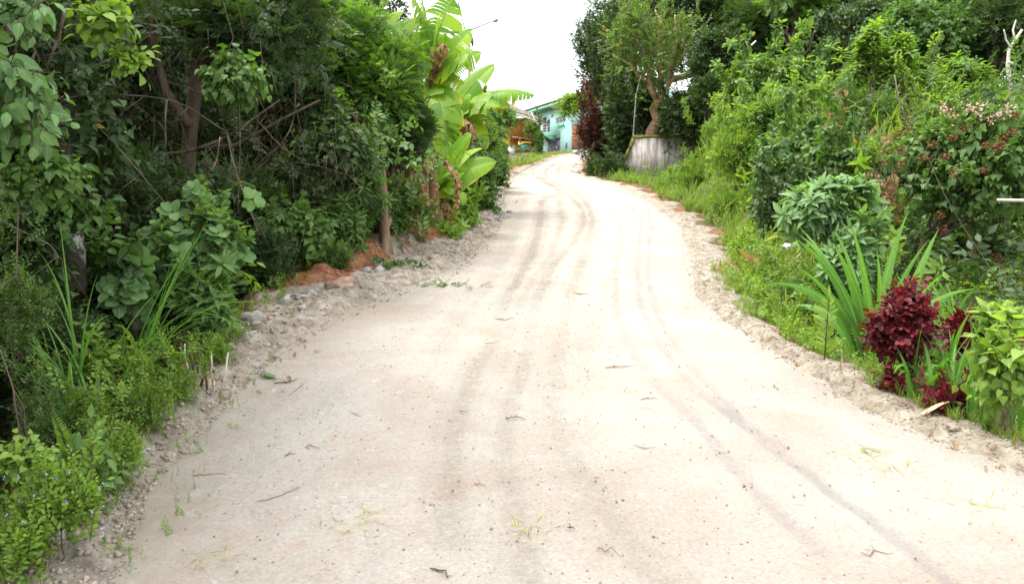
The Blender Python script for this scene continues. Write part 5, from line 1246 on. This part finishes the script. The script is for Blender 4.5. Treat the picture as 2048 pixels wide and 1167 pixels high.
# ---- grass, fern, weeds near left
gc, o = clump('tall_grass', 'tall grass clump with long arching blades at the left, upright flower stalk', 'grass', 168, 770, 4.75, 0)
o[2] += .03
for i in range(34):
    b = MB(); strap(b, o + [random.uniform(-.12, .14), random.uniform(-.15, .15), 0], random.choice([random.uniform(2.3, 4.0), random.uniform(-3.1, 3.1)]), random.uniform(.75, 1.35), random.uniform(.006, .012), random.uniform(0, .5), random.uniform(.5, 2.2), 12, .2 + .6 * random.random(), .3, random.uniform(-.4, .4)); b.build('blade', 'cane', gc)
for L, cl in ((1.4, .05), (1.15, .1)):
    b = MB(); strap(b, o + [0, -.03, 0], 2.8, L, .012, .05, cl, 8, .6, .5); b.build('blade', 'cane', gc)
gc, o = clump('tall_grass', 'second grass clump leaning right across the round-leaved bush', 'grass', 235, 770, 5.1, 0)
for i in range(24):
    b = MB(); strap(b, o + [random.uniform(-.08, .08), random.uniform(-.08, .08), 0], random.uniform(-.5, .5), random.uniform(.8, 1.75), random.uniform(.006, .011), random.uniform(.2, .5), random.uniform(.0, .9) if i < 8 else random.uniform(1, 2.6), 12, .2 + .6 * random.random(), .3, random.uniform(-.4, .4)); b.build('blade', 'cane', gc)
fr, o = clump('fern', 'upright light green fern frond in front of the dark grass, lower left', 'fern', 150, 935, 3.65, 0)
for (bx, by, tx, ty, L0) in ((150, 930, 102, 818, 1), (128, 950, 60, 900, .8), (160, 945, 215, 890, .8)):
    b = MB(); a, c = P(bx, by, 3.65), P(tx, ty, 3.55); n = 22; Lf = np.linalg.norm(c - a); dd = (c - a) / Lf; sd_ = np.cross(dd, [0, -1., .25]); sd_ /= np.linalg.norm(sd_); nn = np.cross(sd_, dd)
    b.tube([a, (a + c) / 2, c], [.002, .0016, .0006], 4)
    for i in range(n):
        t = i / n; pp = a + dd * Lf * t; w_ = .062 * L0 * (min(1, .5 + t * 2) * (1 - t) ** .7 + .05)
        for s in (-1, 1): b.inst(LN, (rotm(sd_ * s + dd * .35, -nn if nn[1] > 0 else nn) * [w_ * 1.4, w_, w_])[None], pp[None], np.array([RNG.random()]))
    b.build('frond', 'bright', fr)
plant('heart_leaf_vine', 'pale heart-leaved vine mound in the lower left corner', 'vine', 'heart_bright', 48, 935, 62, 55, 3.35, 1.4, .5, .9, 6, hollow=.3)
vw = plant('flowering_weed', 'weed patch with tiny violet flowers in the lower left corner', 'weed', 'weed', 120, 1000, 90, 62, 3.25, 1.3, .6, 1, 7, hollow=.2)
mb = MB(); g = np.random.default_rng(9)
for k in range(30):
    c = P(g.uniform(0, 230), g.uniform(930, 1080), 3.15 + g.uniform(-.1, .15)); c[2] = max(c[2], float(H(c[0], c[1])) + .05)
    n = 7; mb.inst(LF, rotm(g.normal(size=(n, 3)), g.normal(size=(n, 3))) * .008, c + g.normal(size=(n, 3)) * .004, g.random(n))
tag(mb.build('flowers', 'flower_v', vw), kind='stuff')
plant('flowering_weed', 'tangle of weeds at the bottom left corner beside the concrete slab', 'weed', 'weed', 30, 1100, 60, 45, 3.05, 1.3, .6, 1, 5, hollow=.2)
for (px, py, rx, ry, D, k, lab) in ((185, 830, 55, 62, 4.4, 'weed', 'bright leafy weed bush left of the fern-side verge'), (265, 770, 62, 60, 4.9, 'tiny_bright', 'fine bright green weed bush in front of the tall grass'), (225, 900, 62, 50, 4.0, 'weed', 'ovate-leaved weed right of the fern frond'),
                                (300, 810, 55, 48, 4.7, 'tiny_bright', 'narrow-leaved bushy weed at the verge edge'), (350, 760, 45, 42, 5.2, 'weed', 'small leafy weed below the dead cane stubs'), (170, 960, 60, 45, 3.65, 'ovate_mid', 'dark-leaved weed at the rubble edge lower left'),
                                (95, 830, 70, 60, 4.2, 'tiny_mid', 'straggly fine-leaved weed under the arching grass'), (195, 715, 22, 40, 4.8, 'ovate_bright', 'light upright leafy shoot among the tall grass'), (245, 735, 22, 35, 4.9, 'ovate_bright', 'second upright leafy shoot right of the first'),
                                (300, 735, 30, 30, 5.2, 'whorl_bright', 'star-leaved shoot beside the dead cane stubs'), (430, 700, 30, 25, 6.0, 'weed', 'low weed at the rubble edge under the glossy shrub')):
    plant('weed_bush', lab, 'weed', k, px, py, rx, ry, D, 1.3, .62 if k != 'tiny_bright' else .8, 1, 5, hollow=.15, mixk=('tiny_bright', .3, .7, 'fine_leaves') if k == 'weed' else None)
# dead cane stubs
ds, o = clump('dead_cane_stubs', 'cluster of pale dead cane stubs below the glossy shrub', 'dead stems', 355, 735, 5.6, 0)
for i in range(20):
    b = MB(); x = random.uniform(-.18, .3); a = o + [x, random.uniform(-.12, .2), 0]; a[2] = float(H(a[0], a[1])) - .02; e = a + [random.uniform(-.09, .09), random.uniform(-.05, .05), random.uniform(.1, .32)]
    b.tube([a, (a + e) / 2 + [.01, 0, 0], e], [.009, .007, .006], 6, .15); b.build('stub', 'dry' if i % 3 else 'pale', ds)
for i in range(8):
    b = MB(); strap(b, o + [random.uniform(-.15, .3), 0, .03], random.uniform(-3, 3), random.uniform(.2, .35), .015, random.uniform(.1, 1), random.uniform(1, 2.5), 6, random.random(), .3, .5); b.build('dry_blade', 'deadb', ds)
#P4
# ------------------------------------------------------------------ uncountable ground cover
def scat(n, yr, side, tr_, g, bias=1.6):
    y = yr[0] * (yr[1] / yr[0]) ** g.random(n); t = tr_[0] + (tr_[1] - tr_[0]) * g.random(n) ** bias
    x = ero(y) + t if side > 0 else elo(y) - t
    return x, y, H(x, y)
def tuft(seed, n=9, L=1., W=.02):
    g = random.Random(seed); mb = MB(); st = random.getstate(); random.seed(seed)
    for i in range(n): strap(mb, (g.uniform(-.1, .1), g.uniform(-.1, .1), 0), g.uniform(-3.14, 3.14), L * g.uniform(.5, 1.1), W, g.uniform(0, .5), g.uniform(.3, 1.8), 5, g.random(), .2)
    random.setstate(st)
    return T(np.vstack(mb.V), np.vstack(mb.A), [tuple(int(q) for q in mb.I[k][4 * j:4 * j + 4]) for k in range(len(mb.I)) for j in range(len(mb.C[k]))])
TU = [tuft(i) for i in range(4)]
def zrot(n, g, s, tilt=.15):
    a = g.uniform(0, 6.283, n); y = np.stack([np.cos(a), np.sin(a), g.normal(size=n) * tilt], -1); z = np.array([0, 0, 1.]) + g.normal(size=(n, 3)) * tilt
    y /= np.linalg.norm(y, axis=1, keepdims=True); x = np.cross(y, z); x /= np.linalg.norm(x, axis=1, keepdims=True); z = np.cross(x, y)
    return np.stack([x, y, z], -1) * s[:, None, None]
def grasses(name, n, yr, side, tr_, size, lab, seed, bias=1.6, mat='grass'):
    g = np.random.default_rng(seed); x, y, z = scat(n, yr, side, tr_, g, bias); mb = MB(); k = g.integers(0, 4, n)
    patch = fbm(x * .9, y * .6, 3, seed) > -.12
    for i in range(4):
        s = (k == i) & patch; mb.inst(TU[i], zrot(s.sum(), g, size * g.uniform(.5, 1.3, s.sum())), np.stack([x, y, z - .01], -1)[s], g.random(s.sum()))
    return tag(mb.build(name, mat, None, org=(float(x.mean()), float(y.mean()), float(z.min()))), lab, 'grass', None, 'stuff')
def cover(name, kind, n, yr, side, tr_, size, lab, seed, bias=1.4, hmax=.1, thr=-.2, hpow=1.5):
    g = np.random.default_rng(seed); x, y, z = scat(n, yr, side, tr_, g, bias); s = fbm(x * .8, y * .5, 3, seed) > thr; x, y, z = x[s], y[s], z[s]
    mb = MB(); p = np.stack([x, y, z + .02 + hmax * g.random(len(x)) ** 1.5 * (1 + 1.5 * np.clip(fbm(x * .8, y * .6, 3, seed + 3), 0, 1))], -1)
    out = g.normal(size=p.shape) * [1, 1, .3] + [0, 0, .9]; foliage(mb, kind, p, out, g, size)
    return tag(mb.build(name, K[kind][2], None, org=(float(x.mean()), float(y.mean()), float(z.min()))), lab, 'ground cover', None, 'stuff')
grasses('bank_grass', 5200, (7, 34), 1, (.35, 6), .42, 'long yellowish-green grass growing over the right bank', 201, 1.2)
grasses('bank_grass', 1300, (12, 24), 1, (1.5, 6), .95, 'tall yellowish grass stalks standing on the bank crest', 206, 1.0)
grasses('verge_grass', 1500, (4.2, 11), 1, (-.05, 1.2), .12, 'short weedy grass along the right gravel edge', 202, 1.3)
grasses('verge_grass', 1300, (40, 74), -1, (-.1, 2.2), .28, 'bright grass strip along the far left road edge', 203, 1.3)
grasses('verge_grass', 1000, (3, 9), -1, (-.05, 1.3), .14, 'grass among the weeds along the lower left verge', 204, 1.3)
cover('ground_weeds', 'tiny_bright', 3800, (7.5, 34), 1, (.3, 5), 1.5, 'fine bright weeds matting the right bank', 211, 1.1, .35)
cover('ground_weeds', 'ovate_bright', 3600, (5, 13), 1, (.08, 2.5), .36, 'low leafy weeds covering the right verge', 212, 1.2, .16)
cover('ground_weeds', 'weed', 1700, (2.8, 9), -1, (-.12, 1.5), .5, 'low leafy weeds along the lower left verge', 213, 1.2, .08, -.1)
cover('hill_undergrowth', 'small_mid', 4200, (13, 48), 1, (4, 26), 1.5, 'leafy undergrowth of the right hillside', 214, 1., 1.4, -.3)
cover('bank_shoots', 'whorl_bright', 750, (8, 30), 1, (.6, 7), .75, 'bright leafy shoots standing among the bank weeds', 220, 1., .7, -.1)
cover('bank_shoots', 'heart_mid', 1100, (9, 26), 1, (1.2, 8), .6, 'climbing heart leaves over the bank bushes', 221, 1., .8, -.1)
cover('bank_shoots', 'weed', 2200, (6.5, 20), 1, (.3, 5), .9, 'light green weeds standing on the bank', 222, 1., .35, -.2)
cover('hill_undergrowth', 'ovate_dark', 2600, (6.5, 20), 1, (1.8, 9), 1.0, 'dark leafy undergrowth behind the right verge', 215, 1., .9, -.3)
cover('thicket_undergrowth', 'ovate_dark', 3600, (2.2, 24), -1, (.9, 8), .9, 'dark leafy undergrowth of the left thicket', 216, 1., .6, -.3)
cover('thicket_undergrowth', 'small_mid', 1500, (14, 60), -1, (.5, 5), 1.0, 'mixed leafy undergrowth of the far left roadside', 217, 1., .9, -.3)
cover('dry_litter', 'dry', 500, (5, 24), -1, (.3, 2.5), .5, 'dry leaf litter under the left thicket', 218, 1., .02, -.3)
cover('verge_litter', 'dry', 420, (3, 22), -1, (-.7, .3), .22, 'dry leaves and stems strewn over the left verge rubble', 231, 1., .01, -.25)
cover('verge_litter', 'dry', 260, (4, 20), 1, (-.35, .3), .2, 'dry leaves and stems strewn over the right gravel edge', 232, 1., .01, -.2)
cover('verge_sprouts', 'weed', 260, (3, 22), -1, (-.45, .15), .28, 'small weed sprouts growing out of the left verge rubble', 233, 1.6, .01, -.05)
cover('verge_sprouts', 'weed', 200, (4.5, 22), 1, (-.3, .15), .26, 'small weed sprouts growing out of the right gravel edge', 234, 1., .01, .0)
cover('dry_litter', 'dry', 140, (5, 14), 1, (.1, 1.8), .35, 'dry leaf litter on the right verge', 219, 1., .02, -.2)
# loose clods and gravel
def gravel(name, n, fx, rmin, rmax, mat, lab, seed, power=3.):
    g = np.random.default_rng(seed); x, y = fx(n, g); z = H(x, y); inr = (x > el(y)) & (x < er(y)); z = np.where(inr, Zr(y) + .01 * fbm(x * 1.5, y * 1.1, 4, 21) + .012 * fbm(x * 9, y * 7, 4, 22), z)
    r = rmin + (rmax - rmin) * g.random(n) ** power
    mb = MB(); 
    for k in range(5):
        m_ = MB(); lump(m_, (0, 0, 0), 1, seed + k, (1, .8, .6), .5, 1 if rmax > .02 else 1); t = T(m_.V[0], m_.A[0], [tuple(m_.I[0][3 * j:3 * j + 3]) for j in range(len(m_.C[0]))])
        s = np.arange(n) % 5 == k; mb.inst(t, zrot(s.sum(), g, r[s], .5), np.stack([x, y, z + r * .15], -1)[s], g.random(s.sum()))
    return tag(mb.build(name, mat, None, org=(0, 8, 0)), lab, 'gravel', None, 'stuff')
def ly(n, g, a, b): return a * (b / a) ** g.random(n)
def f_left(n, g): y = ly(n, g, 2.3, 26); return el(y) + (elo(y) - el(y)) * g.uniform(-.25, 1.15, n), y
def f_leftb(n, g): y = ly(n, g, 2.3, 26); return el(y) + (elo(y) - el(y)) * np.clip(g.normal(.75, .25, n), 0, 1.3), y
def f_right(n, g): y = ly(n, g, 3.5, 20); return er(y) + (ero(y) - er(y)) * g.uniform(-.2, 1.3, n), y
def f_road(n, g): y = ly(n, g, 2.3, 40); u = g.random(n); return el(y) * (1 - u) + er(y) * u, y
gravel('verge_rubble', 9000, f_left, .003, .02, 'clod', 'loose clods and gravel on the left verge', 301)
gravel('verge_stones', 130, lambda n, g: (lambda y: (elo(y) + g.normal(.25, .15, n), y))(ly(n, g, 6, 26)), .015, .09, 'rock', 'bigger loose stones on the left verge', 302, 2.5)
gravel('verge_gravel', 9000, f_right, .002, .011, 'clod', 'fine gravel on the right verge', 303)
gravel('road_grit', 5200, f_road, .0015, .009, 'clod', 'fine grit scattered on the road', 304)
gravel('road_crumbs', 2600, lambda n, g: (lambda x, y: (x, y))(*(lambda y: (np.interp(y, [2.3, 4.5, 9.3, 20, 40], [.15, .35, .4, .9, 1.2]) + g.normal(size=n) * .5 + .9 * (g.random(n) < .3) * g.normal(size=n), y))(ly(n, g, 2.4, 30))), .001, .006, 'twig', 'dark soil crumbs scattered on the road', 305)
# distinct stones
def stone(px, py, r, sq, mat, lab, seed, name='rock'):
    x, y = G(px, py); z = float(H(x, y)); b = MB(); lump(b, (x, y, z + r * sq[2] * .35), r, seed, sq, .45, 3)
    tag(b.build(name, mat, None, False, org=(x, y, z)), lab, 'rock')
stone(95, 1105, .10, (1.5, .75, .45), 'rock', 'flat grey concrete slab piece at the bottom left corner', 401, 'concrete_chunk')
stone(150, 1095, .05, (1, 1, .7), 'clod', 'brown clod right of the concrete slab piece', 402)
stone(505, 655, .10, (1.2, .9, .7), 'rock', 'pale boulder at the left end of the verge rubble', 403)
stone(545, 650, .06, (1, 1, .8), 'redrock', 'small pinkish stone beside the pale boulder', 404)
stone(600, 612, .08, (1.4, .9, .6), 'rock', 'grey boulder in the verge rubble below the red earth', 405)
stone(682, 590, .12, (1.3, .8, .7), 'redrock', 'large reddish-brown boulder with a pink mark at the verge', 406)
stone(760, 580, .08, (1.3, .9, .6), 'rock', 'small grey stone right of the reddish boulder', 407)
stone(868, 530, .10, (1.3, .8, .6), 'redrock', 'orange-tinged stone at the verge under the banana', 408)
stone(968, 475, .10, (1., .8, .9), 'redrock', 'brown clod at the verge beside the star-leaved bush', 409)
stone(1570, 905 - 190, .03, (1., .8, .7), 'clod', 'small clod on the right gravel edge', 410)
stone(1905, 873, .035, (1.3, .9, .6), 'clod', 'brown clod on the right gravel edge below the dried leaf', 411)
stone(350, 900, .018, (1.4, .9, .6), 'rock', 'small pale stone on the lower left road margin', 412)
stone(455, 718, .06, (1.4, .9, .6), 'rock', 'grey stone half buried under the glossy shrub', 413)
# sticks, clippings and fallen leaves on the road
STK = [((860, 1140), (905, 1155), .008, 'dark curled twig at the bottom edge of the road'), ((948, 968), (972, 974), .006, 'short dark bark scrap in the road middle'), ((1720, 1103), (1782, 1106), .005, 'thin forked twig on the lower right of the road'),
       ((1185, 1090), (1240, 1112), .004, 'thin curved twig at the bottom of the road'), ((1212, 738), (1270, 734), .008, 'flat dark leaf scrap with curled edge on the road centre'), ((1282, 799), (1315, 801), .006, 'small dark scrap right of the road centre'),
       ((1010, 838), (1052, 840), .006, 'straw scrap on the road rut'), ((918, 822), (938, 826), .006, 'tiny dark stick left of the rut'), ((395, 948), (450, 950), .004, 'thin straight twig on the lower left road'), ((550, 770), (600, 762), .008, 'brown twig beside the fallen green leaf'),
       ((588, 790), (606, 762), .003, 'wiry upright twig beside the fallen green leaf'), ((1148, 588), (1178, 590), .01, 'dark brown scrap in the upper middle of the road'), ((990, 640), (1030, 637), .006, 'thin twig lying across the left rut'),
       ((610, 890), (640, 898), .005, 'forked twig on the left of the road'), ((570, 910), (590, 906), .006, 'stubby dark twig on the left of the road'), ((1136, 1058), (1150, 1062), .008, 'dark crumb at the lower centre'), ((700, 826), (725, 832), .004, 'faint thin twig left of centre'),
       ((1545, 768), (1562, 782), .004, 'thin dry stem by the right gravel edge'), ((520, 1000), (600, 985), .003, 'long thin grass stem on the lower left'), ((1270, 893), (1315, 897), .005, 'faint reddish scrap on the road'), ((970, 690), (1000, 684), .004, 'thin twig in the left rut')]
def rz_(x, y): return float(Zr(y) + .01 * fbm(x * 1.5, y * 1.1, 4, 21) + .012 * fbm(x * 9, y * 7, 4, 22))
for i, (a, c, r, lab) in enumerate(STK):
    (x0, y0), (x1, y1) = G(*a), G(*c); b = MB(); g = np.random.default_rng(i); L = math.hypot(x1 - x0, y1 - y0)
    q = [np.array([x0 + (x1 - x0) * t + g.normal() * .06 * L, y0 + (y1 - y0) * t + g.normal() * .12 * L, 0]) for t in np.linspace(0, 1, 6)]
    for p in q: p[2] = rz_(p[0], p[1]) + r * .8 + .003
    r *= .6
    b.tube(q, [r * .7, r, r * .9, r * .8, r * .6, r * .3], 6, .2)
    k = q[2] + [g.uniform(-.4, .4) * L, g.uniform(-.6, .6) * L, .01]; b.tube([q[2], (q[2] + k) / 2 + [0, 0, .01], k], [r * .5, r * .4, r * .2], 5, .1)
    tag(b.build('twig', 'barkd' if i % 3 == 0 else 'twig', None, True, org=q[0]), lab, 'twig', 'twigs and scraps lying on the road')
x, y = G(540, 757); b = MB(); b.inst(OVB, (rotm([1, .25, .05], [0, 0, 1]) * [.16, .2, .2])[None], np.array([[x - .09, y, rz_(x, y) + .025]]), np.array([.6]))
tag(b.build('fallen_leaf', 'dusty', None, org=(x, y, rz_(x, y))), 'single large green leaf fallen on the left side of the road', 'fallen leaf')
x, y = G(895, 572); b = MB(); g = np.random.default_rng(3)
n = 14; p_ = np.array([x, y, 0]) + g.normal(size=(n, 3)) * [.14, .1, 0]; p_[:, 2] = [rz_(u, v) + .03 for u, v in p_[:, :2]]; foliage(b, 'small_mid', p_, g.normal(size=(n, 3)) * [1, .5, .1], g, .5)
tag(b.build('fallen_sprig', 'mid', None, org=(x, y, rz_(x, y))), 'fallen green leafy sprig on the road edge below the trunks', 'sprig')
x, y = G(790, 548); b = MB(); p_ = np.array([x, y, 0]) + g.normal(size=(16, 3)) * [.25, .15, 0]; p_[:, 2] = [float(H(u, v)) + .06 for u, v in p_[:, :2]]; foliage(b, 'heart_bright', p_, g.normal(size=(16, 3)) * [1, .5, .2], g, .8)
tag(b.build('fallen_sprig', 'mid', None, org=(x, y, float(H(x, y)))), 'cut leafy vine lying on the rubble at the brown trunk foot', 'sprig')
for i, (px, py, s, lab) in enumerate([(700, 1045, .12, 'bunch of dry grass clippings lower left of the road centre'), (1060, 1058, .09, 'small grass clipping at the bottom of the road centre'), (415, 1110, .08, 'straw stalk on the bottom left of the road'), (1735, 905, .08, 'dark tuft of uprooted grass on the right of the road'),
        (1790, 945, .14, 'scattered dry grass on the right of the road'), (240, 1095, .07, 'green grass stalk at the rubble edge bottom left'), (475, 850, .05, 'tiny weed sprout on the left of the road'), (1950, 1010, .12, 'thin straw scatter near the right edge of the road'), (1752, 812, .10, 'pale dry grass tuft on the gravel edge')]):
    x, y = G(px, py); b = MB(); g = random.Random(i); z0 = rz_(x, y)
    for k in range(16): strap(b, (x + g.gauss(0, s * .6), y + g.gauss(0, s * .7), z0 + .006), g.uniform(-3.1, 3.1), s * g.uniform(.5, 1.4), .0022, 1.35, g.uniform(.0, .4), 4, .9 if i not in (5, 6, 3) or k % 2 else .4, .2)
    tag(b.build('grass_clipping', 'grass', None, org=(x, y, z0)), lab, 'grass clipping', 'grass clippings on the road')
g = np.random.default_rng(55); n = 900; mb = MB(); x, y = f_road(n, g); u = g.random(n) < .55; x = np.where(u, el(y) + np.abs(g.normal(size=n)) * .5, x)
p_ = np.stack([x, y, np.array([rz_(a, c) for a, c in zip(x, y)]) + .006], -1); mb.inst(LF, zrot(n, g, g.uniform(.006, .022, n), .3), p_, g.random(n))
tag(mb.build('leaf_litter', 'dry', None, org=(0, 8, .4)), 'tiny dry leaves and bits strewn over the road', 'leaf litter', None, 'stuff')
n = 120; mb = MB(); y = ly(n, g, 3.5, 12); x = el(y) + g.uniform(-.1, .9, n); p_ = np.stack([x, y, np.array([rz_(a, c) for a, c in zip(x, y)]) + .012], -1); mb.inst(LF, zrot(n, g, g.uniform(.01, .022, n), .3), p_, g.random(n))
tag(mb.build('yellow_leaf_litter', 'yel', None, org=(-1, 6, .4)), 'tiny yellow-green leaflets strewn on the left margin of the road', 'leaf litter', None, 'stuff')

# labels of the background trees that the photo tells apart
for nm, lb in {'forest_tree': 'dark tree crown right behind the top of the gnarled tree', 'forest_tree.004': 'small dark crown top peeping up right of the gnarled tree', 'forest_tree.014': 'dark foliage seen through the middle of the gnarled crown',
               'forest_tree.025': 'large dark crown filling the top edge between the gnarled tree and the feathery tree', 'understorey_tree': 'low tree in the gap between the feathery tree and the yellow-green shrub', 'understorey_tree.006': 'low tree just above the smaller yellow-green rosette shrub',
               'understorey_tree.011': 'low tree seen over the left tip of the tall yellow-green shrub', 'understorey_tree.012': 'low tree at the foot of the bare trunk, top right', 'thicket_tree': 'dark tree behind the bright leaf spray at the top left',
               'thicket_tree.002': 'dark tree behind the bare twigs, its stem left of the slanting limb', 'thicket_tree.004': 'dark crown glimpsed through the gap right of the bright leaf spray', 'thicket_tree.006': 'dark tree top left of the tall banana leaves at the top edge',
               'thicket_tree.017': 'shaded tree between the dusty vine and the slanting limb', 'thicket_tree.020': 'dark crown behind the long thin crossing twig', 'thicket_understorey_tree': 'low bushy tree directly behind the round-leaved bush',
               'thicket_understorey_tree.001': 'low bushy tree below the arching bare twig', 'thicket_understorey_tree.002': 'low bushy tree under the slanting limb, right of the arching twig'}.items():
    if nm in bpy.data.objects: bpy.data.objects[nm]['label'] = lb
